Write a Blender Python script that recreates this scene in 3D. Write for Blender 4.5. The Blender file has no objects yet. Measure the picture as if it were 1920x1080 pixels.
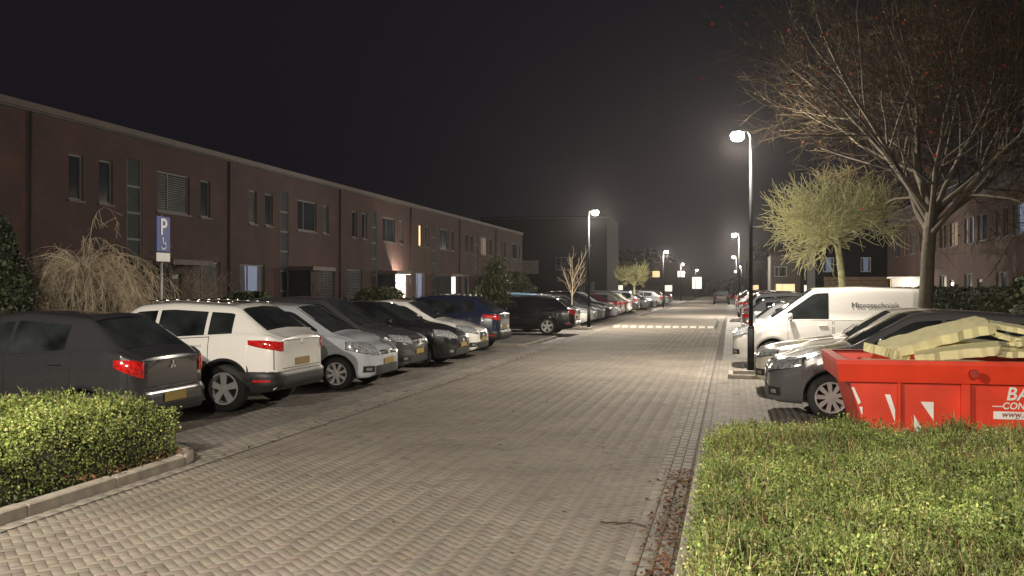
import bpy, math, random
import numpy as np
from mathutils import Vector, Matrix
from mathutils.bvhtree import BVHTree
R=random.Random(7); rng=np.random.default_rng(7)
scene=bpy.context.scene
scene.view_settings.view_transform='Standard'; scene.view_settings.look='None'; scene.view_settings.exposure=0
COL=scene.collection.objects
H=1.76; F=1800.0; TH=math.atan(410/F)
# ---------------------------------------------------------------- materials
M={}
def new_mat(name):
    m=bpy.data.materials.new(name); m.use_nodes=True
    nt=m.node_tree; b=nt.nodes['Principled BSDF']; M[name]=m
    return m,nt,b
def mat(name,col,rough=.6,metal=0,nscale=None,namt=.3,bump=0,coat=0,emit=None,estr=0,attr=False,objcol=False,spec=.5,bdist=.02):
    m,nt,b=new_mat(name); N=nt.nodes; Lk=nt.links
    b.inputs['Base Color'].default_value=(*col,1); b.inputs['Roughness'].default_value=rough
    b.inputs['Metallic'].default_value=metal; b.inputs['Coat Weight'].default_value=coat
    b.inputs['Specular IOR Level'].default_value=spec
    src=None
    if attr:
        a=N.new('ShaderNodeAttribute'); a.attribute_name='Col'; src=a.outputs['Color']
    if objcol:
        a=N.new('ShaderNodeObjectInfo'); src=a.outputs['Color']
    if nscale:
        tc=N.new('ShaderNodeTexCoord'); nz=N.new('ShaderNodeTexNoise'); nz.inputs['Scale'].default_value=nscale; nz.inputs['Detail'].default_value=6
        Lk.new(tc.outputs['Object'],nz.inputs['Vector'])
        mr=N.new('ShaderNodeMapRange'); mr.inputs['From Min'].default_value=.3; mr.inputs['From Max'].default_value=.7
        mr.inputs['To Min'].default_value=1-namt; mr.inputs['To Max'].default_value=1+namt
        Lk.new(nz.outputs['Fac'],mr.inputs['Value'])
        vm=N.new('ShaderNodeVectorMath'); vm.operation='SCALE'
        if src: Lk.new(src,vm.inputs[0])
        else: vm.inputs[0].default_value=col
        Lk.new(mr.outputs['Result'],vm.inputs['Scale']); src=vm.outputs[0]
        if bump:
            bp=N.new('ShaderNodeBump'); bp.inputs['Strength'].default_value=bump; bp.inputs['Distance'].default_value=bdist
            Lk.new(nz.outputs['Fac'],bp.inputs['Height']); Lk.new(bp.outputs['Normal'],b.inputs['Normal'])
    if src: Lk.new(src,b.inputs['Base Color'])
    if emit:
        b.inputs['Emission Color'].default_value=(*emit,1); b.inputs['Emission Strength'].default_value=estr
    return m
def brickmat(name,c1,c2,mortar,bw=.22,rh=.065,ms=.01,flat=False,rough=.85,big=.35):
    m,nt,b=new_mat(name); N=nt.nodes; Lk=nt.links
    tc=N.new('ShaderNodeTexCoord'); br=N.new('ShaderNodeTexBrick')
    if flat: Lk.new(tc.outputs['Object'],br.inputs['Vector'])
    else:
        s=N.new('ShaderNodeSeparateXYZ'); Lk.new(tc.outputs['Object'],s.inputs[0])
        ad=N.new('ShaderNodeMath'); Lk.new(s.outputs[0],ad.inputs[0]); Lk.new(s.outputs[1],ad.inputs[1])
        cb=N.new('ShaderNodeCombineXYZ'); Lk.new(ad.outputs[0],cb.inputs[0]); Lk.new(s.outputs[2],cb.inputs[1]); Lk.new(cb.outputs[0],br.inputs['Vector'])
    br.inputs['Scale'].default_value=1; br.inputs['Brick Width'].default_value=bw; br.inputs['Row Height'].default_value=rh; br.inputs['Mortar Size'].default_value=ms
    br.inputs['Color1'].default_value=(*c1,1); br.inputs['Color2'].default_value=(*c2,1); br.inputs['Mortar'].default_value=(*mortar,1)
    nz=N.new('ShaderNodeTexNoise'); nz.inputs['Scale'].default_value=.9; nz.inputs['Detail'].default_value=7; Lk.new(tc.outputs['Object'],nz.inputs['Vector'])
    mr=N.new('ShaderNodeMapRange'); mr.inputs['From Min'].default_value=.3; mr.inputs['From Max'].default_value=.7; mr.inputs['To Min'].default_value=1-big; mr.inputs['To Max'].default_value=1+big
    Lk.new(nz.outputs['Fac'],mr.inputs['Value'])
    vm=N.new('ShaderNodeVectorMath'); vm.operation='SCALE'; Lk.new(br.outputs['Color'],vm.inputs[0]); Lk.new(mr.outputs['Result'],vm.inputs['Scale'])
    Lk.new(vm.outputs[0],b.inputs['Base Color']); b.inputs['Roughness'].default_value=rough
    bp=N.new('ShaderNodeBump'); bp.inputs['Strength'].default_value=.4; bp.inputs['Distance'].default_value=.01; bp.invert=True
    Lk.new(br.outputs['Fac'],bp.inputs['Height']); Lk.new(bp.outputs['Normal'],b.inputs['Normal'])
    return m
mat('paver',(.2,.17,.14),.8,attr=True,nscale=.8,namt=.16,bump=.1,spec=.25)
mat('joint',(.10,.086,.072),.95,nscale=3,namt=.4)
mat('soil',(.035,.032,.02),.95,nscale=2,namt=.5,bump=.5)
brickmat('far_paver',(.205,.182,.150),(.185,.163,.135),(.12,.10,.088),.2,.1,.008,True,big=.15)
brickmat('table_paver',(.28,.25,.19),(.25,.22,.17),(.16,.14,.11),.2,.1,.008,True,big=.15)
brickmat('park_paver',(.15,.135,.118),(.13,.117,.102),(.07,.062,.055),.2,.1,.008,True,.7,.25)
brickmat('wall_brick',(.043,.0125,.0100),(.030,.0090,.0074),(.024,.0135,.0115))
brickmat('wall_brick_brown',(.07,.026,.019),(.05,.019,.014),(.04,.027,.021))
mat('concrete',(.28,.25,.21),.85,nscale=6,namt=.3,bump=.2)
mat('concrete_dark',(.11,.10,.085),.85,nscale=6,namt=.35,bump=.2)
mat('trim',(.055,.040,.036),.7,nscale=2,namt=.2)
mat('fence_pale',(.3,.27,.23),.7,nscale=3,namt=.25)
mat('frame',(.075,.075,.074),.7,nscale=5,namt=.1)
mat('frame_white',(.6,.6,.56),.5,nscale=5,namt=.1)
mat('panel_grey',(.020,.024,.026),.75,nscale=2,namt=.3,spec=.2)
mat('door_paint',(.02,.03,.03),.45,nscale=3,namt=.2)
mat('house_glass',(.018,.021,.027),.08,nscale=.7,namt=.6,spec=.8)
mat('curtain',(.05,.05,.053),.8,nscale=2,namt=.4)
mat('lit_warm',(.8,.6,.3),.8,emit=(1,.72,.38),estr=1.1,nscale=2,namt=.3)
mat('lit_white',(.8,.8,.7),.8,emit=(1,.93,.8),estr=1.1,nscale=2,namt=.3)
mat('lit_sheen_blue',(.2,.25,.4),.8,emit=(.35,.42,.62),estr=.16)
mat('lit_dim',(.2,.15,.1),.8,emit=(1,.75,.5),estr=.06,nscale=2,namt=.3)
mat('roofing',(.05,.05,.05),.9,nscale=2,namt=.3)
mat('cladding',(.006,.006,.007),.8,nscale=3,namt=.3,spec=.2)
mat('wood_panel',(.28,.2,.12),.7,nscale=4,namt=.3)
mat('carpaint',(.5,.5,.5),.22,objcol=True,coat=1.0,nscale=1.2,namt=.03)
M['carpaint'].node_tree.nodes['Principled BSDF'].inputs['Coat Roughness'].default_value=.02
mat('blackplastic',(.018,.018,.019),.5,nscale=20,namt=.2)
mat('carglass',(.022,.026,.027),.04,spec=1.0,nscale=2,namt=.7)
mat('seam',(.006,.006,.006),.8)
mat('chrome',(.6,.6,.6),.18,metal=1,nscale=4,namt=.1)
mat('rimmetal',(.55,.55,.55),.35,metal=.15,nscale=8,namt=.1)
mat('tyre',(.02,.02,.02),.8,nscale=30,namt=.3)
mat('lensclear',(.38,.40,.42),.08,metal=.35,spec=1.0,nscale=26,namt=.8)
mat('lensred',(.42,.012,.012),.12,spec=.9,nscale=30,namt=.6,emit=(1,.03,.02),estr=.03)  # faint emission stands in for light thrown back; these lenses are unlit
mat('plate',(.26,.18,.025),.5,nscale=9,namt=.1)
mat('foglight',(.2,.2,.2),.2,nscale=9,namt=.2)
mat('pole',(.010,.011,.012),.75,nscale=8,namt=.3,spec=.15)
mat('lampglow',(1,1,1),.5,emit=(1,.89,.68),estr=220)
mat('lampfar',(1,1,1),.5,emit=(1,.89,.68),estr=170)
mat('bark',(.042,.033,.021),.9,nscale=9,namt=.45,bump=.8)
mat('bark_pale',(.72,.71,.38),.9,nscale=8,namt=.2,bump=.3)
mat('twig',(.034,.025,.013),.95,nscale=1.2,namt=.5,spec=.1)
mat('twig_dry',(.42,.35,.245),.9,nscale=3,namt=.3)
mat('twig_brown',(.18,.14,.10),.9,nscale=3,namt=.35)
mat('leaf',(.1,.12,.03),.55,attr=True,nscale=1.5,namt=.3)
mat('leaf_dull',(.1,.12,.03),.9,attr=True,nscale=1.5,namt=.3,spec=.05)
mat('core',(.02,.022,.01),.95,nscale=12,namt=.5)
mat('skip_red',(.66,.045,.014),.42,nscale=3,namt=.16,bump=.05)
mat('skip_dark',(.3,.02,.012),.55,nscale=5,namt=.3)
mat('white_paint',(.75,.74,.7),.5,nscale=4,namt=.12)
mat('worn_paint',(.62,.60,.56),.7,nscale=6,namt=.25)
mat('foam',(.67,.63,.36),.9,nscale=9,namt=.10,bump=.3,bdist=.006)
mat('sign_blue',(.012,.035,.2),.4,nscale=5,namt=.08)
mat('sign_white',(.62,.62,.62),.4,nscale=5,namt=.05)
mat('van_grey',(.065,.065,.07),.5)
mat('metal_grey',(.2,.2,.2),.45,metal=.6,nscale=9,namt=.15)
# ---------------------------------------------------------------- helpers
def npmesh(name,V,Fc,mats,mi=None,smooth=False,col=None):
    me=bpy.data.meshes.new(name)
    V=np.asarray(V,dtype=np.float32).reshape(-1,3)
    if isinstance(Fc,np.ndarray):
        k=Fc.shape[1]; n=len(Fc)
        me.vertices.add(len(V)); me.vertices.foreach_set('co',V.ravel())
        me.loops.add(n*k); me.loops.foreach_set('vertex_index',Fc.astype(np.int32).ravel())
        me.polygons.add(n); me.polygons.foreach_set('loop_start',np.arange(0,n*k,k,dtype=np.int32))
        me.polygons.foreach_set('loop_total',np.full(n,k,dtype=np.int32))
        me.update(calc_edges=True)
    else:
        me.from_pydata([tuple(map(float,v)) for v in V],[],Fc)
    for m in mats: me.materials.append(M[m] if isinstance(m,str) else m)
    if mi is not None: me.polygons.foreach_set('material_index',np.asarray(mi,dtype=np.int32))
    if smooth: me.polygons.foreach_set('use_smooth',np.ones(len(me.polygons),dtype=bool))
    if col is not None:
        a=me.attributes.new('Col','FLOAT_COLOR','POINT'); c=np.ones((len(V),4),dtype=np.float32); c[:,:3]=col; a.data.foreach_set('color',c.ravel())
    me.validate(); me.update()
    return me
def ob(name,data,parent=None,loc=(0,0,0),rot=(0,0,0),label=None,cat=None,group=None,kind=None,color=None,scale=None):
    o=bpy.data.objects.new(name,data); COL.link(o); o.location=loc; o.rotation_euler=rot
    if scale: o.scale=scale
    if parent: o.parent=parent
    if label: o['label']=label
    if cat: o['category']=cat
    if group: o['group']=group
    if kind: o['kind']=kind
    if color: o.color=(*color,1)
    return o
class MB: # mesh builder
    def __init__(s): s.v=[]; s.f=[]; s.m=[]
    def add(s,v,f,m=0):
        b=len(s.v); s.v+= [tuple(p) for p in v]; s.f+=[tuple(i+b for i in q) for q in f]; s.m+=[m]*len(f)
    def box(s,x0,x1,y0,y1,z0,z1,m=0,mtx=None,bev=0):
        if bev:
            b=bev; v=[];f=[]
            import itertools
            idx={}
            for sx,sy,sz in itertools.product((0,1),repeat=3):
                cx=(x0,x1)[sx];cy=(y0,y1)[sy];cz=(z0,z1)[sz]
                dx=b*(1-2*sx);dy=b*(1-2*sy);dz=b*(1-2*sz)
                idx[(sx,sy,sz)]=len(v); v+=[(cx,cy+dy,cz+dz),(cx+dx,cy,cz+dz),(cx+dx,cy+dy,cz)]
            I=lambda a,b_,c,k: idx[(a,b_,c)]+k
            for a in (0,1):
                f.append(tuple(I(a,p,q,0) for p,q in ((0,0),(1,0),(1,1),(0,1))))
                f.append(tuple(I(p,a,q,1) for p,q in ((0,0),(1,0),(1,1),(0,1))))
                f.append(tuple(I(p,q,a,2) for p,q in ((0,0),(1,0),(1,1),(0,1))))
            for a in (0,1):
                for c in (0,1):
                    f.append((I(a,c,0,0),I(a,c,1,0),I(a,c,1,1),I(a,c,0,1)))
                    f.append((I(a,0,c,0),I(a,1,c,0),I(a,1,c,2),I(a,0,c,2)))
                    f.append((I(0,a,c,1),I(1,a,c,1),I(1,a,c,2),I(0,a,c,2)))
            for k in idx.values(): f.append((k,k+1,k+2))
        else:
            v=[(x0,y0,z0),(x1,y0,z0),(x1,y1,z0),(x0,y1,z0),(x0,y0,z1),(x1,y0,z1),(x1,y1,z1),(x0,y1,z1)]
            f=[(0,3,2,1),(4,5,6,7),(0,1,5,4),(1,2,6,5),(2,3,7,6),(3,0,4,7)]
        if mtx: v=[mtx@Vector(p) for p in v]
        s.add(v,f,m)
    def tube(s,p0,p1,r0,r1,n=8,m=0,caps=True):
        p0=Vector(p0);p1=Vector(p1); d=(p1-p0).normalized(); a=d.orthogonal().normalized(); b=d.cross(a)
        v=[];f=[]
        for p,r in ((p0,r0),(p1,r1)):
            for i in range(n):
                t=2*math.pi*i/n; v.append(p+a*(r*math.cos(t))+b*(r*math.sin(t)))
        for i in range(n): f.append((i,(i+1)%n,n+(i+1)%n,n+i))
        if caps: f.append(tuple(range(n))[::-1]); f.append(tuple(range(n,2*n)))
        s.add(v,f,m)
    def lathe(s,prof,n=24,m=0,axis='z',c=(0,0,0),mlist=None):
        v=[]
        for (r,h) in prof:
            for i in range(n):
                t=2*math.pi*i/n
                p=(r*math.cos(t),r*math.sin(t),h) if axis=='z' else (r*math.cos(t),h,r*math.sin(t))
                v.append((p[0]+c[0],p[1]+c[1],p[2]+c[2]))
        b=len(s.v); s.v+=v
        for j in range(len(prof)-1):
            for i in range(n):
                s.f.append((b+j*n+i,b+j*n+(i+1)%n,b+(j+1)*n+(i+1)%n,b+(j+1)*n+i)); s.m.append(mlist[j] if mlist else m)
    def mesh(s,name,mats,smooth=False):
        return npmesh(name,np.array(s.v),s.f,mats,s.m,smooth)
def textmesh(body,size,shear=0,bold=0,ext=.002,mat_='white_paint',align='LEFT',space=1.0):
    cu=bpy.data.curves.new('lettering','FONT'); cu.body=body; cu.size=size; cu.extrude=ext; cu.shear=shear; cu.offset=bold; cu.align_x=align; cu.space_character=space
    o=bpy.data.objects.new('tmp',cu); COL.link(o); bpy.context.view_layer.update()
    dg=bpy.context.evaluated_depsgraph_get(); me=bpy.data.meshes.new_from_object(o.evaluated_get(dg)); bpy.data.objects.remove(o)
    me.materials.clear(); me.materials.append(M[mat_]); return me
# ---------------------------------------------------------------- ground
def bricks(cx,cy,ang,l,w,name,z=0.0,base=(.21,.18,.14),var=.22,gap=.007,jit=.0005,label=None):
    n=len(cx); ang=np.broadcast_to(ang,(n,)); ca=np.cos(ang); sa=np.sin(ang)
    l=np.broadcast_to(l,(n,));w=np.broadcast_to(w,(n,))
    V=np.zeros((n,8,3)); sx=np.array([-1,1,1,-1]); sy=np.array([-1,-1,1,1])
    tilt=rng.normal(0,.003,(n,2)); zj=rng.normal(0,jit,n)
    for k in range(4):
        for t in range(2):
            g=gap/2+(0.002 if t==0 else 0.0)
            lx=sx[k]*(l/2-g); ly=sy[k]*(w/2-g)
            V[:,k+4*t,0]=cx+lx*ca-ly*sa; V[:,k+4*t,1]=cy+lx*sa+ly*ca
            V[:,k+4*t,2]=z+zj+tilt[:,0]*lx+tilt[:,1]*ly-(0 if t==0 else .0015)
    V[:,4:,2]-=.001
    fq=np.array([[0,1,2,3],[4,5,1,0],[5,6,2,1],[6,7,3,2],[7,4,0,3]])
    Fc=(fq[None]+8*np.arange(n)[:,None,None]).reshape(-1,4)
    b=np.array(base); v=1+rng.normal(0,var,(n,1)); hue=rng.normal(0,.02,(n,3)); dark=(rng.random((n,1))<.04)*.2
    c=np.clip(b*(v-dark)*(1+hue),.02,.6); c=np.repeat(c,8,axis=0)
    c=c.reshape(n,8,3); c[:,4:]*=.8; c=c.reshape(-1,3)
    return ob(name,npmesh(name,V.reshape(-1,3),Fc,['paver'],col=c),kind='structure',label=label)
def plane(name,x0,x1,y0,y1,z,m,label=None):
    return ob(name,npmesh(name,[(x0,y0,z),(x1,y0,z),(x1,y1,z),(x0,y1,z)],[(0,1,2,3)],[m]),kind='structure',label=label)
plane('ground',-500,500,-60,900,-.035,'soil')
plane('road_bed',-5.7,-.2,-25,60,-.006,'joint')
plane('road',-5.4,-.3,57,420,-.002,'far_paver')
a=.07
ii,jj=np.meshgrid(np.arange(-80,660),np.arange(-80,660))
ii=ii.ravel();jj=jj.ravel(); r=(ii-jj)%4
hx=(ii+1)*a; hy=(jj+.5)*a; vx=(ii+.5)*a; vy=(jj+1)*a
m0=r==0; m3=r==3
bx=np.concatenate([hx[m0],vx[m3]]); by=np.concatenate([hy[m0],vy[m3]]); an=np.concatenate([np.zeros(m0.sum()),np.full(m3.sum(),math.pi/2)])
s2=math.sqrt(.5); X=(bx-by)*s2-3; Y=(bx+by)*s2; an=an+math.pi/4
k=(X>-5.12)&(X<-.64)&(Y>1.5)&(Y<57)
bricks(X[k],Y[k],an[k],2*a,a,'road_paving',base=(.200,.177,.148),var=.05,gap=.005)
def runbond(x0,x1,y0,y1,name,base,alongY=True,z=.002,var=.10):
    xs=np.arange(x0+.05,x1,.1); L=[]
    for i,x in enumerate(xs):
        ys=np.arange(y0+(.1 if i%2 else 0),y1,.2); L.append(np.stack([np.full(len(ys),x),ys],1))
    P=np.concatenate(L); 
    return bricks(P[:,0],P[:,1],math.pi/2,.2,.1,name,z=z,base=base,var=var)
runbond(-5.62,-5.1,1.5,60,'gutter',(.22,.20,.17),z=.004,var=.07)
runbond(-.67,-.35,1.5,60,'gutter',(.225,.205,.175),z=.004,var=.07)
plane('parking_area',-11.6,-5.6,9.0,140,-.010,'park_paver')
runbond(-8.6,-5.63,9.15,30,'parking_paving',(.175,.16,.14),z=-.001,var=.07)
plane('parking_area',-.36,6.2,9.5,140,-.010,'park_paver')
runbond(-.35,2.2,9.6,24,'parking_paving',(.20,.18,.155),z=-.001,var=.07)
plane('pavement',-13.4,-11.6,9,140,-.006,'park_paver')
plane('pavement',6.2,8.2,9.5,140,-.006,'park_paver')
def kerb(path,w,h,name='kerb',m='concrete_dark',label=None):
    mb=MB()
    for (p,q) in zip(path[:-1],path[1:]):
        p=Vector((*p,0)); q=Vector((*q,0)); d=q-p; L=d.length; n=max(1,int(L/1.0)); ang=math.atan2(d.y,d.x)
        for i in range(n):
            mt=Matrix.Translation(p+d*(i/n))@Matrix.Rotation(ang,4,'Z')@Matrix.Rotation(R.uniform(-.004,.004),4,'Y')
            mb.box(.004,L/n-.004,-w/2,w/2,-.04,h+R.uniform(-.004,.004),0,mt,bev=.012)
    return ob(name,mb.mesh(name,[m]),kind='structure',label=label)
kerb([(-5.32,2.0),(-5.32,8.55),(-5.42,8.85),(-5.62,9.05),(-5.9,9.13),(-13,9.15)],.12,.10,m='concrete')
kerb([(-.27,2.0),(-.27,9.3),(-.1,9.5),(6,9.52)],.11,.09,m='concrete')
def island(x0,x1,y0,y1):
    kerb([(x0,y0),(x1,y0),(x1,y1),(x0,y1),(x0,y0)],.1,.08,name='island_kerb',m='concrete')
    plane('island_soil',x0+.05,x1-.05,y0+.05,y1-.05,.05,'soil')
island(-.0,5.3,19.15,20.15); island(-10.8,-6.0,28.2,33.2); island(-10.8,-5.9,40.2,41.6); island(0,6.3,51.4,54)
island(-10.8,-5.9,70,73)
mb=MB()
prof=[(41.8,-.01),(42.9,.10),(51,.10),(52.2,-.01)]
v=[];f=[]
for y,z in prof: v+=[(-5.1,y,z),(-.66,y,z)]
for i in range(3): f.append((2*i,2*i+1,2*i+3,2*i+2))
mb.add(v,f,0)
ob('speed_table',mb.mesh('speed_table',['table_paver']),kind='structure')
mb=MB()
for i in range(12):
    x=-5.05+i*.37
    mb.add([(x,42.15,.031),(x+.26,42.15,.031),(x+.26,42.75,.092),(x,42.75,.092)],[(0,1,2,3)])
    if i%3!=1: mb.add([(x,51.1,.106),(x+.22,51.1,.106),(x+.22,51.5,.066),(x,51.5,.066)],[(0,1,2,3)])
ob('road_marking',mb.mesh('road_marking',['worn_paint']),kind='structure')
def quads(P,size,name,mats,colfn,flat=.0,asp=1.6):
    n=len(P); a=rng.normal(0,1,(n,3)); a[:,2]*= (1-flat); a/=np.linalg.norm(a,axis=1)[:,None]
    b=rng.normal(0,1,(n,3)); b=np.cross(a,b)
    if flat>.5:
        b=np.cross(a,np.array([0,0,1.])+rng.normal(0,.25,(n,3)))
    b/=np.linalg.norm(b,axis=1)[:,None]+1e-9
    s=size*(.6+.8*rng.random((n,1)))
    V=np.stack([P-a*s*asp/2,P+b*s/2,P+a*s*asp/2,P-b*s/2],1).reshape(-1,3)
    Fc=np.arange(4*n).reshape(n,4)
    c=np.repeat(colfn(n),4,axis=0)
    return npmesh(name,V,Fc,mats,col=c)
def cf(cols,var=.25):
    cols=np.array(cols)
    def fn(n):
        return np.clip(cols[rng.integers(0,len(cols),n)]*(1+rng.normal(0,var,(n,1))),.004,.7)
    return fn
P=np.stack([rng.normal(-.42,.09,1500),rng.uniform(2.5,9.3,1500),np.full(1500,.02)+rng.random(1500)*.02],1)
P2=np.stack([rng.uniform(-5.9,-5.3,500),rng.uniform(7.2,9.0,500),np.full(500,.10)+rng.random(500)*.02],1)
P3=np.stack([rng.uniform(-5.6,-.4,220),rng.uniform(2.5,40,220),np.full(220,.008)],1)
P5=np.stack([rng.normal(-5.15,.06,250),rng.uniform(9,30,250),np.full(250,.012)],1)
ob('leaf_litter',quads(np.concatenate([P,P2,P3,P5]),.024,'leaf_litter',['leaf_dull'],cf([(.12,.06,.03),(.18,.11,.06),(.06,.035,.02),(.13,.05,.03)]),flat=.8),kind='stuff')
mb=MB(); pp=Vector((-.95,7.15,.012))
for i in range(7):
    qq=pp+Vector((.05,R.uniform(-.04,.02),R.uniform(-.001,.005))); mb.tube(pp,qq,.006,.005,5); 
    if i%2: mb.tube(qq,qq+Vector((.04,R.choice((-1,1))*.07,.01)),.004,.003,5)
    pp=qq
ob('fallen_twig',mb.mesh('fallen_twig',['bark']),label='small dark fallen twig lying on the brick road',cat='twig')
mb=MB(); mb.box(-.33,-.09,9.95,10.3,.0,.012,0)
for i in range(5): mb.box(-.305+i*.042,-.285+i*.042,9.98,10.27,.013,.016,1)
ob('drain_cover',mb.mesh('drain_cover',['concrete','seam']),label='pale gully cover beside the kerb near the hedge',cat='drain')
# ---------------------------------------------------------------- hedges
from mathutils import noise as MN
def hnoise(x,y,s=1.6,o=0):
    return MN.noise(Vector((x*s,y*s,o)))
def hedge(name,x0,x1,y0,y1,h,nleaf,cols,size,label,shoots=0,straw=0,roundr=.18,cat='hedge',amp=.05,group=None,sl=1.0):
    root=ob(name,None,label=label,cat=cat,group=group,loc=((x0+x1)/2,(y0+y1)/2,0)); ox,oy=(x0+x1)/2,(y0+y1)/2
    nx=max(6,int((x1-x0)/.12)); ny=max(6,int((y1-y0)/.12)); nx=min(nx,70);ny=min(ny,70)
    def surf(x,y):
        e=min(x-x0,x1-x,y-y0,y1-y); e=max(0,e); q=min(1,e/roundr); 
        return h*(.45+.55*math.sqrt(1-(1-q)**2))+amp*hnoise(x,y)+amp*.8*hnoise(x,y,5,3)
    v=[];f=[]
    for j in range(ny+1):
        for i in range(nx+1):
            x=x0+.04+(x1-x0-.08)*i/nx;y=y0+.04+(y1-y0-.08)*j/ny
            edge=i in(0,nx) or j in (0,ny)
            v.append((x-ox,y-oy,0.0 if edge else surf(x,y)-.06))
    for j in range(ny):
        for i in range(nx): a=j*(nx+1)+i; f.append((a,a+1,a+nx+2,a+nx+1))
    ob('shade_core',npmesh('hedge_core',v,f,['core'],smooth=True),root)  # dark solid core added under the leaves to block light
    A=(x1-x0)*(y1-y0); S=2*((x1-x0)+(y1-y0))*h*.8
    nt=int(nleaf*A/(A+S)); ns=nleaf-nt
    xs=rng.uniform(x0,x1,nt); ys=y0+(y1-y0)*rng.random(nt)**1.15
    dep=np.abs(rng.normal(0,.035,nt))
    z=np.array([surf(a,b) for a,b in zip(xs,ys)])-dep+.01
    T=np.stack([xs,ys,z],1)
    per=2*((x1-x0)+(y1-y0)); t=rng.uniform(0,per,ns); zz=rng.uniform(.03,h*.92,ns); o=rng.normal(0,.03,ns)
    w=x1-x0; d=y1-y0
    sx=np.where(t<w,x0+t,np.where(t<w+d,x1+o,np.where(t<2*w+d,x1-(t-w-d),x0+o)))
    sy=np.where(t<w,y0+o,np.where(t<w+d,y0+(t-w),np.where(t<2*w+d,y1+o,y1-(t-2*w-d))))
    S_=np.stack([sx,sy,zz],1)
    for k_ in range(ns): S_[k_,0]+=.04*hnoise(S_[k_,1],zz[k_],4,1)
    P=np.concatenate([T,S_])-np.array([ox,oy,0])
    base_c=cf(cols,.25)
    def patchcol(P):
        pn=np.array([hnoise(p[0],p[1],1.7,4)+.6*hnoise(p[0],p[1],6,8) for p in P])[:,None]
        return lambda n: np.clip(base_c(n)*(1+.85*pn),.004,.6)
    ob('foliage',quads(P,size,'hedge_leaves',['leaf'],patchcol(P)),root)
    if shoots:
        n=shoots; xs=rng.uniform(x0+.03,x1-.03,n); ys=y0+(y1-y0)*rng.random(n)
        z=np.array([surf(a,b) for a,b in zip(xs,ys)])-.06
        patch=np.array([hnoise(a,b,1.1,9)+.6*hnoise(a,b,3.3,2) for a,b in zip(xs,ys)])
        ln=sl*rng.uniform(.06,.15,n)*(1+.5*patch); d=rng.normal(0,.6,(n,3)); d[:,2]=1; d/=np.linalg.norm(d,axis=1)[:,None]
        B=np.stack([xs-ox,ys-oy,z],1); sd=rng.normal(0,1,(n,3)); sd[:,2]=0; sd/=np.linalg.norm(sd,axis=1)[:,None]
        wv=sd*.0018*(1+rng.random((n,1)))
        Tt=B+d*ln[:,None]
        V=np.stack([B-wv,B+wv,Tt+wv*.3,Tt-wv*.3],1).reshape(-1,3); Fc=np.arange(4*n).reshape(n,4)
        gc=cf(cols,.25)(n); sc=cf([(.34,.29,.14),(.28,.23,.11),(.26,.15,.07)],.25)(n)
        isS=(rng.random(n)<straw*(1+2.2*patch))[:,None]
        c=np.repeat(np.where(isS,sc,gc),4,axis=0)
        ob('shoots',npmesh('hedge_shoots',V,Fc,['leaf'],col=c),root)
        reps=6; tt=rng.random((n,reps,1)); Q=(B[:,None]+d[:,None]*ln[:,None,None]*tt+rng.normal(0,.006,(n,reps,3)))
        Q=Q[~isS[:,0]].reshape(-1,3)
        ob('leaflets',quads(Q,size*.95,'hedge_leaflets',['leaf'],patchcol(Q),asp=1.8),root)
    return root
GR=[(.20,.28,.06),(.27,.33,.085),(.15,.22,.05),(.32,.33,.11),(.10,.15,.04)]
hedge('hedge',-.2,5.6,2.6,9.25,.50,90000,GR,.0125,'low clipped green and straw coloured hedge beside the kerb',shoots=72000,straw=.32,amp=.10,sl=1.15)
GL=[(.20,.27,.06),(.29,.33,.08),(.14,.20,.045),(.34,.35,.10),(.08,.12,.03)]
hedge('hedge',-11.5,-5.62,4.2,8.95,.58,110000,GL,.017,'low dense green hedge with small leaves behind a kerb',shoots=24000,straw=.05,amp=.15,roundr=.35,sl=1.2)
DK=[(.03,.045,.015),(.045,.06,.02),(.02,.03,.012)]
hedge('hedge',7.9,8.8,16,62,1.7,22000,DK,.09,'tall dark evergreen hedge along the front gardens',roundr=.3,amp=.2)
hedge('hedge',-14.2,-13.6,30,62,1.25,14000,DK,.08,'dark garden hedge before the brick terrace',roundr=.3,amp=.25)
# ---------------------------------------------------------------- trees
def prisms(S,k,name,m,smooth=True):
    S=np.array(S); P0=S[:,0:3];P1=S[:,3:6];r0=S[:,6:7];r1=S[:,7:8]; n=len(S)
    d=P1-P0; L=np.linalg.norm(d,axis=1)[:,None]; d=d/(L+1e-9); P1=P1+d*r1*.5
    up=np.where(np.abs(d[:,2:3])<.9,np.array([[0,0,1.]]),np.array([[1.,0,0]])); a=np.cross(d,up); a/=np.linalg.norm(a,axis=1)[:,None]; b=np.cross(d,a)
    V=np.zeros((n,2*k,3))
    for i in range(k):
        t=2*math.pi*i/k; o=a*math.cos(t)+b*math.sin(t)
        V[:,i]=P0+o*r0; V[:,k+i]=P1+o*r1
    fq=np.array([[i,(i+1)%k,k+(i+1)%k,k+i] for i in range(k)])
    Fc=(fq[None]+2*k*np.arange(n)[:,None,None]).reshape(-1,4)
    return npmesh(name,V.reshape(-1,3),Fc,[m],smooth=smooth)
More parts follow.
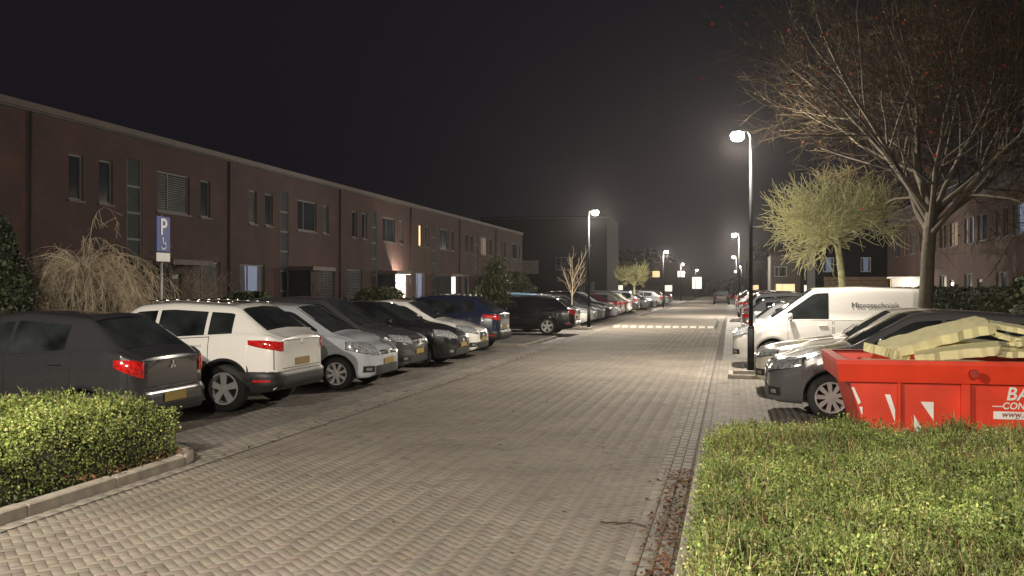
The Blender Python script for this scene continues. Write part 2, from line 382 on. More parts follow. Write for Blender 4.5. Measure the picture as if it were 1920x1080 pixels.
def growtree(seed,trunk_h,r,lens,kids,angs,up=.15,wig=.18,nseg=4,lean=(0,0),limb_start=.8,droop=0.0,minr=.0035,rf=.5,flat=1.0,ok=None):
    rr=random.Random(seed); segs=[[] for _ in range(len(lens)+1)]; tips=[]
    def branch(p,d,r0,L,lev,path_up):
        ns=nseg if lev>0 else 7
        pts=[p.copy()]; dd=d.copy(); rs=[r0]
        end=max(minr*.6,r0*(.45 if lev else .72)); step=L/ns; tot=ns
        for i in range(tot):
            w=Vector((rr.gauss(0,wig),rr.gauss(0,wig),rr.gauss(0,wig)*.6))*(.18 if lev==0 else 1)
            dd=(dd+w+Vector((0,0,path_up-droop*lev*.25))).normalized()
            p=p+dd*step
            if ok and lev>0 and not ok(p): break
            pts.append(p.copy()); rs.append(r0+(end-r0)*(i+1)/tot)
        ns=len(pts)-1
        if ns==0: return
        for i in range(ns): segs[lev].append((*pts[i],*pts[i+1],rs[i],rs[i+1]))
        if lev>=len(lens): tips.append(tuple(pts[-1])); return
        nk=kids[lev] if ns==tot else max(1,kids[lev]//2)
        ph=rr.uniform(0,6.28)
        for c in range(nk):
            lo=limb_start if lev==0 else .25
            t=lo+(1-lo)*(c+rr.random()*.8)/nk; t=min(t,.999); i=min(ns-1,int(t*ns)); q=t*ns-i
            pp=pts[i].lerp(pts[i+1],q); base=(pts[i+1]-pts[i]).normalized()
            ph+=2.4+rr.uniform(-.4,.4); an=math.radians(angs[lev]*rr.uniform(.7,1.25))
            if c==nk-1 and lev>0: an*=.3
            o=base.orthogonal().normalized(); o.rotate(Matrix.Rotation(ph,3,base))
            nd=(base*math.cos(an)+o*math.sin(an)); 
            if lev>0: nd.z*=flat
            nd.normalize()
            rad=max(minr,(rs[i]+(rs[i+1]-rs[i])*q)*(rf if c<nk-1 else .8))
            branch(pp,nd,rad,lens[lev]*rr.uniform(.7,1.2)*(1.1-.35*t if lev else 1),lev+1,up)
    branch(Vector((0,0,0)),Vector((lean[0],lean[1],1)).normalized(),r,trunk_h,0,0)
    return segs,tips
def tree(name,loc,label,segs,tips,nbig,mtrunk,mtwig,leaves=None,group='street trees',scale=None):
    root=ob(name,None,loc=loc,label=label,cat='tree',group=group,scale=scale)
    big=[s for l in segs[:nbig] for s in l]; small=[s for l in segs[nbig:] for s in l]
    big.append((0,0,-.05,0,0,.35,segs[0][0][6]*1.5,segs[0][0][6]*1.0))
    ob('trunk',prisms(big,8,'trunk',mtrunk),root)
    cr=ob('crown',prisms(small,3,'crown',mtwig,False),root)
    if leaves is not None: ob('leaves',leaves,cr,kind='stuff')
    return root
TX,TY=3.6,19.65
def clear(p,rad=1.5):
    x,y,z=p[0]+TX,p[1]+TY,p[2]
    if math.dist((x,y,z),(.14,21.0,4.9))<rad: return False
    lim=3.0+max(0,(3.4-x))*.78
    return z>min(lim,5.6) or x>3.9
segs,tips=growtree(31,3.3,.155,[3.7,2.8,1.8,1.0,.55],[10,8,6,5,4],[46,46,45,42,38],up=.05,wig=.12,limb_start=.82,droop=.035,minr=.0054,flat=.97,ok=lambda p: clear(p) or math.hypot(p.x,p.y)<1.3)
T=np.array([t for t in tips if t[2]>2.5 and clear(t,2.4)]); T=T[rng.random(len(T))<.33]; 
T=T+rng.normal(0,.05,T.shape)
lv=quads(T,.045,'leaf_cluster',['leaf_dull'],cf([(.06,.032,.014),(.05,.034,.015),(.15,.024,.012),(.035,.03,.013),(.06,.04,.018)],.3))
tree('bare_tree',(TX,TY,0),'large bare tree with reddish berries beside the parking island',segs,tips,3,'bark','twig',lv)
segs,tips=growtree(5,3.1,.14,[1.55,1.2,.9,.6],[13,7,6,4],[66,46,44,42],up=.035,wig=.19,limb_start=.84,minr=.014)
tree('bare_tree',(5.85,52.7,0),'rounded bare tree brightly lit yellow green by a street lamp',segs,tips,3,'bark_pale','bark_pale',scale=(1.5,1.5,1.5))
segs,tips=growtree(8,1.7,.04,[1.0,.55,.3],[7,4,2],[36,38,36],up=.09,wig=.13,limb_start=.5,minr=.008)
tree('bare_tree',(-7.7,47.0,0),'small slender bare tree on a parking island',segs,tips,2,'twig_dry','twig_dry',scale=(1,1,1.3))
segs,tips=growtree(9,2.2,.09,[1.0,.7,.5,.35],[9,5,4,3],[62,45,40,40],up=.08,wig=.16,limb_start=.8,minr=.014)
T=np.repeat(np.array(tips),2,axis=0); T=T+rng.normal(0,.12,T.shape)
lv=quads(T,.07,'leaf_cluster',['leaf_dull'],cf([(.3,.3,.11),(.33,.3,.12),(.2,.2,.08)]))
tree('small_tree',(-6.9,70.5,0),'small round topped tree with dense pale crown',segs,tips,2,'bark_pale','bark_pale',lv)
segs,tips=growtree(10,1.0,.06,[.85,.5,.35],[12,6,4],[42,42,40],up=.16,wig=.16,limb_start=.35,minr=.007)
T=np.repeat(np.array(tips),16,axis=0); T=T+rng.normal(0,.10,T.shape); T=T[T[:,2]>.5]
lv=quads(T,.06,'leaf_cluster',['leaf'],cf([(.045,.06,.02),(.07,.085,.025),(.03,.04,.015)]))
tree('leafy_tree',(-7.55,31,0),'small leafy tree on a planted parking island',segs,tips,2,'bark','twig',lv,scale=(.66,.66,1.22))
def shrub(loc,label,h,w,n,m,seed,arch=.0,cat='shrub',sub=5):
    rr=random.Random(seed); S=[]
    root=ob('bare_shrub',None,loc=loc,label=label,cat=cat,group='garden shrubs')
    for i in range(n):
        a=rr.uniform(0,6.28); sp=rr.random()*.8
        if arch: p=Vector((0,0,h*.68)); d=Vector((math.cos(a)*(.25+sp),math.sin(a)*(.25+sp),1.1)).normalized()
        else: p=Vector((rr.gauss(0,w*.12),rr.gauss(0,w*.12),0)); d=Vector((math.cos(a)*sp*w/h,math.sin(a)*sp*w/h,1)).normalized()
        L=h*rr.uniform(.6,1.05); r=.009; ns=9
        if arch: L=h*rr.uniform(.65,1.05)
        for s in range(ns):
            d=(d+Vector((rr.gauss(0,.1),rr.gauss(0,.1),rr.gauss(0,.08)))-Vector((0,0,arch*.38))).normalized()
            q=p+d*L/ns
            if q.z<.05: break
            S.append((*p,*q,r,r*.85)); 
            if s>1:
                for _ in range(rr.randint(0,sub)):
                    e=(d*(.4 if not arch else .2)+Vector((rr.gauss(0,.5),rr.gauss(0,.5),rr.gauss(0,.4)+(.4 if not arch else -.7)))).normalized()
                    p2=p.lerp(q,rr.random()); q2=p2+e*rr.uniform(.12,.35); S.append((*p2,*q2,.0042,.003))
                    e2=(e+Vector((rr.gauss(0,.4),rr.gauss(0,.4),rr.gauss(0,.4)))).normalized(); p3=p2.lerp(q2,.5); S.append((*p3,*(p3+e2*.16),.003,.0025))
            p=q; r*=.85
    ob('stem',prisms([(0,0,-.02,0,0,(h*.69 if arch else .25),.05,.03)],6,'stem','bark'),root)
    ob('twigs',prisms(S,3,'twigs',m,False),root)
    return root
shrub((-12.0,16.0,0),'weeping bare shrub with drooping tan twigs',2.75,2,190,'twig_dry',1,arch=1.15,sub=4)
shrub((-11.9,17.6,0),'leafless brown garden shrub behind parked cars',2.5,1.6,40,'twig_brown',2,sub=5)
shrub((-12.0,18.9,0),'leafless brown garden shrub behind parked cars',2.5,1.6,40,'twig_brown',3,sub=5)
shrub((-12.1,20.5,0),'leafless brown garden shrub behind parked cars',2.3,1.6,36,'twig_brown',4,sub=5)
shrub((-12.2,14.9,0),'leafless brown garden shrub behind parked cars',2.0,1.4,30,'twig_brown',5,sub=4)
shrub((-13.0,28,0),'leafless dark garden shrub before the terrace',2.0,1.8,40,'twig',6)
shrub((7.0,21.5,0),'thin bare shrub beside the parking bays',1.8,1.6,40,'twig_brown',7)
shrub((7.2,27,0),'thin bare shrub beside the parking bays',1.9,1.6,40,'twig',8)
def bush(loc,rx,ry,h,n,cols,size,label,name='evergreen_bush',cone=False,seed=1,cat='bush'):
    root=ob(name,None,loc=loc,label=label,cat=cat)
    u=rng.random(n); th=rng.uniform(0,6.28,n); z=u*h
    rad=(1-u**2.2)**.8 if cone else np.sqrt(np.clip(1-(2*u-1)**2*.9,0,1))
    rad=rad*(.72+.28*np.sqrt(rng.random(n)))*(1+.16*np.sin(th*5+z*4)+.12*np.sin(th*3-z*7))
    P=np.stack([np.cos(th)*rx*rad,np.sin(th)*ry*rad,z+.05],1)
    ob('foliage',quads(P,size,'foliage',['leaf'],cf(cols,.35)),root)
    mb=MB()
    nn=10; prof=[]
    for j in range(nn+1):
        q=j/nn; rr_=(1-q**2.2)**.8 if cone else math.sqrt(max(0,1-(2*q-1)**2*.9)); prof.append((max(.01,rr_*.7*min(rx,ry)),q*h*.93))
    mb.lathe(prof,12); ob('shade_core',mb.mesh('shade_core',['core'],True),root)  # solid dark core added inside the foliage
    return root
bush((-12.0,13.75,0),.7,.7,3.0,8000,[(.02,.03,.012),(.03,.04,.015),(.015,.022,.01)],.05,'dark conical conifer in a front garden','conifer',True,cat='conifer')
bush((-12.6,33.4,0),1.0,1.2,1.75,6000,[(.07,.08,.03),(.05,.06,.02)],.07,'rounded evergreen bush in a front garden')
bush((-12.9,24.0,0),.9,.9,1.6,5000,DK,.07,'rounded evergreen bush in a front garden')
bush((-12.8,51,0),1.1,1.4,2.0,6000,DK,.09,'rounded evergreen bush in a front garden')
bush((-12.8,57,0),1.1,1.6,2.7,6000,DK,.09,'rounded evergreen bush in a front garden')
bush((7.6,24,0),1.1,1.2,2.6,6000,DK,.09,'tall dark bush beside the parking bays')
bush((7.6,18.6,0),1.0,1.2,2.0,6000,[(.05,.06,.02),(.08,.08,.03)],.07,'tall dark bush beside the parking bays')
n=60000; xs=rng.uniform(-90,90,n); base=np.array([9+4*MN.noise(Vector((x*.07,0,0)))+3*MN.noise(Vector((x*.3,5,0))) for x in xs]); 
base=base*np.where((xs>-9)&(xs<5),.35,1)
P=np.stack([xs,rng.uniform(215,235,n),base*rng.random(n)**.6],1)
ob('distant_trees',quads(P,1.0,'distant_trees',['leaf'],cf([(.02,.02,.012),(.035,.03,.02)],.3)),kind='stuff')
# ---------------------------------------------------------------- cars
def ma(keys,xq,win=.1):
    kx=[k[0] for k in keys]; kz=[k[1] for k in keys]
    g=np.arange(-.3,kx[-1]+.3,.01); v=np.interp(g,kx,kz); n=max(1,int(win/.01)); 
    v=np.convolve(np.pad(v,(n,n),'edge'),np.ones(n)/n,'same')[n:-n]
    return np.interp(xq,g,v)
def make_car(P):
    L,W,Hh=P['L'],P['W'],P['H']; hw=W/2; wr=P.get('wr',.31); fo=P['fo']; xr=fo+P['wb']; ra=wr+.055
    gc=P.get('gc',.2); clad=P.get('clad',0)
    xc,hc,r1,r2,zr2,xg,zg=P['xc'],P['hc'],P['r1'],P['r2'],P['zr2'],P['xg'],P['zg']
    hf=P.get('hf',.72); ze_=P.get('ze',zg-.08)
    ztk=[(0,hf-.12),(.03,hf-.06),(.1,hf),(.3,hf+.06),(xc*.6,hc-.07),(xc,hc),(r1,Hh-.035),((r1+r2)/2-.2,Hh),(r2,zr2),(xg,zg),(L-.04,ze_),(L,ze_-.03)]
    zsk=[(0,hf-.16),(.3,hf-.0),(xc*.6,hc-.12),(xc,hc-.06),(xc+.6,P['zs']),(L-.5,P['zs']+P.get('rise',.06)),(L,P['zs']+P.get('rise',.06)-.02)]
    wk=[(0,.60),(.03,.72),(.09,.84),(.2,.93),(.45,.985),(1,1),(L-1,1),(L-.4,.985),(L-.16,.95),(L-.06,.89),(L-.02,.82),(L,.74)]
    zbk=[(0,gc+.08),(.12,gc+.02),(.5,gc),(L-.6,gc),(L-.1,gc+.06),(L,gc+.14)]
    xs=list(np.arange(0,L,.07))+[0,.012,.03,.05,.08,.11,.15,.2,.25]+[L-q for q in (0,.012,.03,.05,.08,.11,.15,.2,.25)]+[xc,r1,r2,xg]
    for wx in (fo,xr):
        xs+=[wx+ra*math.cos(math.radians(a_)) for a_ in range(0,181,12)]+[wx-ra-.002,wx+ra+.002]
    xs=np.unique(np.round(np.array(xs),4)); xs=xs[(xs>=0)&(xs<=L)]
    zt=lambda x: ma(ztk,x,P.get('rnd',.12))
    sm=lambda x: np.interp(x,[k[0] for k in wk],[k[1] for k in wk])*hw
    Zt=zt(xs); Zs=np.minimum(ma(zsk,xs,.2),Zt-.03); Wd=sm(xs)
    Zb=np.interp(xs,[k[0] for k in zbk],[k[1] for k in zbk])
    for wx in (fo,xr):
        d=np.abs(xs-wx); inn=d<=ra+1e-4; Zb[inn]=np.maximum(Zb[inn],wr+np.sqrt(np.maximum(0,ra**2-d[inn]**2)))
    def wtop(x,z,zs): 
        t=np.clip((z-zs-.05)/(Hh-P['zs']-.05),0,1); return P.get('wh',.84)+(P.get('wroof',.70)-P.get('wh',.84))*t
    rings=[]
    for i,x in enumerate(xs):
        w=Wd[i]; zb=Zb[i]; zs=Zs[i]; z_t=Zt[i]; pts=[(0,zb),(w*.72,zb)]
        def ys(z): 
            k=(z-.62)/.45; y=w*(1-.055*k*k)
            if z<gc+.12: y-= (gc+.12-z)*.25
            return y
        lv=[0,.12,.3,.5,.7,.86,.96,1]
        zl=[zb+(zs-zb)*t for t in lv]
        for z in zl: 
            y=ys(z)
            if abs(z-(zs-.13))<.05: y+=.008
            pts.append((y,z))
        gh=min(1,max(0,(z_t-zs-.03)/.35)); ze=z_t-.025-.06*gh
        yt=w*wtop(x,z_t,zs); y0=ys(zs)*.965
        for t in (0.03,.25,.5,.75,.95): pts.append((y0+(yt-y0)*(t**1.25),zs+.012*min(1,gh*3)+(ze-zs)*t))
        pts+=[(yt-.02,ze+(z_t-ze)*.5),(yt-.09,z_t-.016),(yt*.5,z_t),(0,z_t+.012)]
        rings.append(pts)
    n=len(rings[0]); V=[];Fc=[];mi=[]
    full=2*n-2
    for i,x in enumerate(xs):
        for (y,z) in rings[i]: V.append((x,-y,z))
        for (y,z) in rings[i][-2:0:-1]: V.append((x,y,z))
    for i in range(len(xs)-1):
        for j in range(full):
            a_=i*full+j; b_=i*full+(j+1)%full
            Fc.append((a_,a_+full,b_+full,b_))
            jj=j if j<n-1 else full-1-j
            zc=(V[a_][2]+V[b_+full][2])/2
            arch=clad and min(math.hypot(xs[i]-fo,zc-wr),math.hypot(xs[i]-xr,zc-wr))<ra+.06 and jj<5
            mi.append(1 if jj<2 or (clad and zc<clad) or arch else 0)
    Fc.append(tuple(range(full))); mi.append(0); Fc.append(tuple(range((len(xs)-1)*full,len(xs)*full))[::-1]); mi.append(0)
    body=npmesh('car_body',V,Fc,['carpaint','blackplastic'],mi,True)
    bvh=BVHTree.FromPolygons([Vector(v) for v in V],[list(q) for q in Fc])
    parts=[('body',body,True)]
    def cast(mode,a_,b_,sg=1):
        if mode=='side':
            o=Vector((a_,sg*3,b_)); d=Vector((0,-sg,0))
        elif mode=='top':
            o=Vector((a_,b_,4)); d=Vector((0,0,-1))
        else:
            ph=math.radians(a_)
            if mode=='front': c=Vector((1.0,0,b_)); dv=Vector((-math.cos(ph),math.sin(ph),0))
            else: c=Vector((L-1.0,0,b_)); dv=Vector((math.cos(ph),math.sin(ph),0))
            o=c+dv*4; d=-dv
        for t in range(12):
            h,nn,_,_=bvh.ray_cast(o,d)
            if h is not None and (h-o).length<4.2+3*(mode in('side','top')):
                if nn.dot(d)>0: nn=-nn
                return h,nn
            o=o-Vector((0,0,.015))
        return None,None
    def patch(mode,G,name,mats,off=.005,sg=1,border=False,bulge=0):
        nu=len(G);nv=len(G[0]); v=[];f=[];m=[]
        last=None
        for i in range(nu):
            for j in range(nv):
                h,nn=cast(mode,G[i][j][0],G[i][j][1],sg)
                if h is None: h,nn=last if last else (Vector((0,0,.5)),Vector((0,0,1)))
                last=(h,nn); u=i/(nu-1);w_=j/(nv-1)
                o=off+bulge*min(1,8*min(u,1-u))*min(1,8*min(w_,1-w_))
                v.append(h+nn*o)
        for i in range(nu-1):
            for j in range(nv-1):
                f.append((i*nv+j,(i+1)*nv+j,(i+1)*nv+j+1,i*nv+j+1)); m.append(1 if border and (i in(0,nu-2) or j in (0,nv-2)) else 0)
        return npmesh(name,v,f,mats,m,True)
    def grid(us,bot,topc,nv=6,border=0):
        G=[]
        for q,u in enumerate(us):
            b_,t_=bot(u),topc(u)
            if border: vs=[b_,b_+border]+list(np.linspace(b_+border,t_-border,nv))[1:-1]+[t_-border,t_]
            else: vs=list(np.linspace(b_,t_,nv))
            G.append([(u,z) for z in vs])
        return G
    zs_f=lambda x: float(min(ma(zsk,x,.2),zt(x)-.03)); zt_f=lambda x: float(zt(x))
    for sg in (-1,1):
        for (x0,x1) in P['wins']:
            us=[u for u in np.linspace(x0,x1,12)]
            us=[u for u in us if zt_f(u)-.115>zs_f(u)+.035+.02]
            if len(us)<3: continue
            parts.append(('side_window',patch('side',grid(us,lambda u:zs_f(u)+.035,lambda u:zt_f(u)-.115,6),'side_window',['carglass'],.004,sg),False))
            if P.get('belt_trim',1):
                parts.append(('window_trim',patch('side',grid(us,lambda u:zs_f(u)+.022,lambda u:zs_f(u)+.036,2),'window_trim',['chrome' if P.get('belt_trim',1)==2 else 'blackplastic'],.007,sg),False))
        for (x0,x1) in P['doors']:
            def dbot(u):
                z=gc+.12
                for wx in (fo,xr):
                    d=abs(u-wx)
                    if d<ra+.07: z=max(z,wr+math.sqrt(max(0,(ra+.07)**2-d*d)))
                return z
            us=[x0,x0+.009]+list(np.linspace(x0+.009,x1-.009,14))[1:-1]+[x1-.009,x1]
            parts.append(('door',patch('side',grid(us,dbot,lambda u:zs_f(u)-.0,6,.009),'door',['carpaint','seam'],.003,sg,border=True),True))
            hb=MB(); hx=x1-.2; hh,nn=cast('side',hx,zs_f(hx)-.11,sg)
            if hh is not None:
                hb.box(hh.x-.09,hh.x+.09,hh.y-.025,hh.y+.025,hh.z-.014,hh.z+.014,bev=.008)
                parts.append(('door_handle',hb.mesh('door_handle',['carpaint']),True))
        us=np.linspace(fo+ra+.03,xr-ra-.03,8)
        parts.append(('sill',patch('side',grid(us,lambda u:gc+.01,lambda u:gc+.085,3),'sill',['blackplastic'],.006,sg),False))
        mb=MB(); mxx=xc+P.get('mir',.38); yb=sg*(hw*.93)
        prof=[(0.001,-.06),(.05,-.055),(.075,-.03),(.08,.02),(.07,.045),(.001,.05)]
        q=MB(); q.lathe(prof,12,axis='y')
        vv=[(mxx+p[0]*.75,yb+sg*.12+p[1]*1.5,zs_f(mxx)+.10+p[2]*.95) for p in q.v]; mb.add(vv,q.f,0)
        mb.box(mxx-.02,mxx+.03,min(yb,yb+sg*.09),max(yb,yb+sg*.09),zs_f(mxx)+.03,zs_f(mxx)+.06,1)
        parts.append(('side_mirror',mb.mesh('side_mirror',['carpaint','blackplastic'],True),True))
    def wt_f(x): return float(sm(x)*wtop(x,zt_f(x),zs_f(x)))
    def topgrid(xa,xb,m_):
        G=[]
        for x in np.linspace(xa,xb,9):
            w_=wt_f(x)-m_; G.append([(x,y) for y in np.linspace(-w_,w_,11)])
        return G
    parts.append(('windscreen',patch('top',topgrid(xc+.03,r1-.02,.055),'windscreen',['carglass'],.004),False))
    if P.get('rearglass',True):
        parts.append(('rear_window',patch('top',topgrid(r2+.05,xg-.03,.07),'rear_window',['carglass'],.004),False))
    else:
        G=[[(a_,z) for z in np.linspace(P['zs']+.1,Hh-.25,5)] for a_ in np.linspace(-30,30,9)]
        parts.append(('rear_window',patch('rear',G,'rear_window',['carglass'],.005),False))
    def cyl(mode,a0,a1,zb_,zt_,name,mats,off=.006,nu=10,nv=4,bulge=0,sgn=1,col=False):
        us=np.linspace(a0,a1,nu); G=[]
        for u in us:
            b_=zb_(u) if callable(zb_) else zb_; t_=zt_(u) if callable(zt_) else zt_
            G.append([(sgn*u,z) for z in np.linspace(b_,t_,nv)])
        parts.append((name,patch(mode,G,name,mats,off,bulge=bulge),col))
    gz=P.get('grille',(hf-.22,hf-.08,20)); 
    cyl('front',-gz[2],gz[2],gz[0],gz[1],'grille',['blackplastic'],.008)
    cyl('front',-gz[2],gz[2],gz[1]-.012,gz[1]+.004,'grille_trim',['chrome'],.014,nv=2)
    if P.get('slats',1):
        zz=(gz[0]+gz[1])/2; cyl('front',-gz[2]+1,gz[2]-1,zz-.006,zz+.006,'grille_trim',['chrome'],.013,nv=2)
    cyl('front',-30,30,gc+.08,gc+.22,'lower_intake',['blackplastic'],.010)
    cyl('front',-13,13,gc+.235,gc+.335,'number_plate',['plate'],.02,nv=2)
    h0=P.get('head',(24,50,hf-.13,hf+.0))
    for s_ in (1,-1):
        a0,a1,b_,t_=h0
        hb_=lambda u:b_+(t_-b_)*.55*((u-a0)/(a1-a0))**1.4
        ht_=lambda u:t_-.01+(.045)*((u-a0)/(a1-a0))
        cyl('front',a0-1.2,a1+1.2,lambda u:hb_(max(a0,min(a1,u)))-.012,lambda u:ht_(max(a0,min(a1,u)))+.008,'headlight_surround',['blackplastic'],.006,sgn=s_)
        cyl('front',a0,a1,hb_,ht_,'headlight',['lensclear'],.010,sgn=s_,bulge=.008)
        cyl('front',31,42,gc+.11,gc+.22,'bumper_vent',['blackplastic'],.009,sgn=s_,nu=5)
        cyl('front',34,39,gc+.14,gc+.19,'fog_light',['foglight'],.016,sgn=s_,nu=5,bulge=.004)
        c0,c1,b2,t2=P.get('tail',(30,50,.78,.95))
        cyl('rear',c0,c1,lambda u:b2+(t2-b2)*.62*max(0,(u-c0)/(c1-c0))**1.3,lambda u:t2-.03+.03*min(1,2*(u-c0)/(c1-c0)),'tail_light',['lensred'],.010,sgn=s_,bulge=.008)
    for mode,zz in (('front',(gz[0]+gz[1])/2),('rear',P.get('bz',.86))):
        h_,nn=cast(mode,0,zz)
        if h_ is not None:
            q=MB()
            if P.get('tri') and mode=='rear':
                for k3 in range(3):
                    an_=math.radians(90+120*k3); cx_,cz_=math.cos(an_),math.sin(an_); px_,pz_=-cz_,cx_
                    r_=.065; pts=[(0,0),(cx_*r_*.5+px_*r_*.29,cz_*r_*.5+pz_*r_*.29),(cx_*r_,cz_*r_),(cx_*r_*.5-px_*r_*.29,cz_*r_*.5-pz_*r_*.29)]
                    q.add([(h_.x+.016,h_.y+p_[0],h_.z+p_[1]) for p_ in pts],[(0,1,2,3)])
            else:
                sgx=-1 if mode=='front' else 1
                q.tube((h_.x-sgx*.01,h_.y,h_.z),(h_.x+sgx*.02,h_.y,h_.z),.045,.04,14)
            parts.append(('badge',q.mesh('badge',['rimmetal']),False))
    rb=P.get('rearb',.36)
    cyl('rear',-62,62,gc+.10,rb+.16,'rear_bumper',['carpaint' if not clad else 'blackplastic'],.004,nu=24,nv=7,bulge=.035,col=True)
    cyl('rear',-34,34,gc+.11,gc+.21,'diffuser',['blackplastic'],.045,nu=12,nv=3)
    pz=P.get('pz',.62)
    cyl('rear',-13,13,pz,pz+.105,'number_plate',['plate'],.014 if pz>rb+.1 else .05,nv=2)
    for s_ in (1,-1): cyl('rear',42,52,gc+.2,gc+.23,'reflector',['lensred'],.045,sgn=s_,nu=4,nv=2)
    us=[-40,-39.4]+list(np.linspace(-39.4,39.4,12))[1:-1]+[39.4,40]
    zt_=ze_-.06; G=[[(u,z) for z in [rb+.19,rb+.198]+list(np.linspace(rb+.198,zt_-.008,5))[1:]+[zt_]] for u in us]
    parts.append(('tailgate',patch('rear',G,'tailgate',['carpaint','seam'],.003,border=True),True))
    if P.get('rails'):
        for s_ in (1,-1):
            q=MB(); pp=None
            for x in np.linspace(r1+.15,r2-.1,9):
                p=(x,s_*(wt_f(x)-.05),zt_f(x)+.03)
                if pp: q.tube(pp,p,.013,.013,6)
                pp=p
            parts.append(('roof_rail',q.mesh('roof_rail',['chrome'],True),False))
    if P.get('spoiler'):
        parts.append(('spoiler',patch('top',topgrid(r2-.05,r2+.06,.05),'spoiler',['carpaint'],.02),True))
    q=MB()
    for y0 in (-.45,.1):
        h1,n1=cast('top',xc+.05,y0); h2,n2=cast('top',xc+.28,y0+.42)
        if h1 and h2: q.tube(h1+n1*.02,h2+n2*.02,.008,.006,5)
    if q.v: parts.append(('wiper',q.mesh('wiper',['seam']),False))
    tw=.2
    tb=MB(); tb.lathe([(wr*.62,-tw/2+.01),(wr*.9,-tw/2),(wr*.98,-tw/2+.025),(wr,-tw/4),(wr,tw/4),(wr*.98,tw/2-.025),(wr*.9,tw/2),(wr*.62,tw/2-.01)],30,axis='y')
    tyre=tb.mesh('tyre',['tyre'],True)
    hb=MB(); hb.lathe([(.001,.0),(wr*.64,.0),(wr*.64,.09)],20,axis='y'); hub=hb.mesh('wheel_hub',['blackplastic'])
    rb_=MB(); rb_.lathe([(wr*.58,0),(wr*.62,-tw/2+.0),(wr*.67,-tw/2-.004),(wr*.69,-tw/2+.004)],30,axis='y')
    ns=P.get('spokes',5)
    for k5 in range(ns):
        a_=2*math.pi*k5/ns+.3; mt=Matrix.Rotation(-a_,4,'Y')
        wd=wr*(.13 if ns<7 else .085)
        v=[(.02,-tw/2+.012,-wd*.8),(wr*.63,-tw/2+.002,-wd*1.2),(wr*.63,-tw/2+.002,wd*1.2),(.02,-tw/2+.012,wd*.8)]
        v2=[(p[0],p[1]+.03,p[2]) for p in v]
        rb_.add([mt@Vector(p) for p in v+v2],[(0,1,2,3),(0,4,5,1),(3,2,6,7)])
    rb_.lathe([(.001,-tw/2+.0),(wr*.17,-tw/2+.003),(wr*.2,-tw/2+.025)],14,axis='y')
    rim=rb_.mesh('rim',['rimmetal'])
    wheels=[]
    for wx in (fo,xr):
        for s_ in (-1,1): wheels.append(((wx,s_*(hw-.105),wr),s_))
    return dict(parts=parts,tyre=tyre,hub=hub,rim=rim,wheels=wheels,L=L,cast=cast)
def place(T,X,Y,face,color,label,cat='car',yaw=0,name='parked_car',lod=0):
    L=T['L']
    if face=='front_left': loc=(X,Y,0); rz=math.pi+yaw
    elif face=='rear_left': loc=(X-L,Y,0); rz=yaw
    elif face=='right': loc=(X,Y,0); rz=yaw
    else: loc=(X+L,Y,0); rz=math.pi+yaw
    root=ob(name,None,loc=loc,rot=(0,0,rz),label=label,cat=cat,group='cars parked along the street')
    for (nm_,me,c) in T['parts']:
        if lod and nm_ in('wiper','badge','window_trim','fog_light','bumper_vent','headlight_surround','reflector','diffuser','door_handle','sill','grille_trim'): continue
        ob(nm_,me,root,color=color if c else None)
    for (p,s_) in T['wheels']:
        w=ob('wheel',T['hub'],root,loc=p,rot=(0,0,0 if s_<0 else math.pi))
        ob('tyre',T['tyre'],w); ob('rim',T['rim'],w)
    return root
hatch=dict(L=3.8,W=1.67,H=1.49,fo=.72,wb=2.45,wr=.28,xc=.95,hc=.98,r1=1.8,r2=3.1,zr2=1.43,xg=3.62,zg=1.04,zs=.93,rise=.10,hf=.74,ze=.98,rnd=.18,wroof=.67,
  wins=[(1.25,2.12),(2.18,2.9)],doors=[(1.12,2.15),(2.15,3.02)],tail=(30,46,.72,.94),pz=.42,rearb=.42,tri=1,bz=.84,spokes=7,spoiler=1)
T_hatch=make_car(hatch)
suv=dict(L=4.16,W=1.76,H=1.56,fo=.82,wb=2.54,wr=.335,gc=.24,clad=.36,xc=1.05,hc=1.05,r1=1.85,r2=3.45,zr2=1.51,xg=3.95,zg=1.14,zs=.98,rise=.12,hf=.82,ze=1.07,rnd=.18,belt_trim=2,
  wins=[(1.35,2.2),(2.26,3.02),(3.08,3.45)],doors=[(1.22,2.23),(2.23,3.12)],tail=(32,56,.86,1.02),pz=.64,rearb=.42,bz=.98,rails=1,spokes=5,spoiler=1)
T_suv=make_car(suv)
city=dict(L=3.6,W=1.6,H=1.49,fo=.66,wb=2.4,wr=.285,xc=.78,hc=.98,r1=1.55,r2=3.1,zr2=1.43,xg=3.45,zg=1.03,zs=.92,rise=.08,hf=.74,ze=.98,rnd=.18,
  wins=[(1.05,1.95),(2.0,2.72),(2.77,3.05)],doors=[(.98,1.98),(1.98,2.82)],head=(24,56,.60,.80),grille=(.60,.66,20),tail=(40,54,.72,.98),pz=.6,spokes=8,slats=0)
T_city=make_car(city)
wagon=dict(L=4.63,W=1.86,H=1.45,fo=.86,wb=2.78,wr=.325,xc=1.35,hc=.96,r1=2.1,r2=3.95,zr2=1.38,xg=4.42,zg=1.02,zs=.91,rise=.08,hf=.72,ze=.97,rnd=.18,
  wins=[(1.65,2.5),(2.56,3.4),(3.46,3.98)],doors=[(1.5,2.53),(2.53,3.5)],tail=(34,48,.70,.95),pz=.6,rails=1,spokes=5)
T_wagon=make_car(wagon)
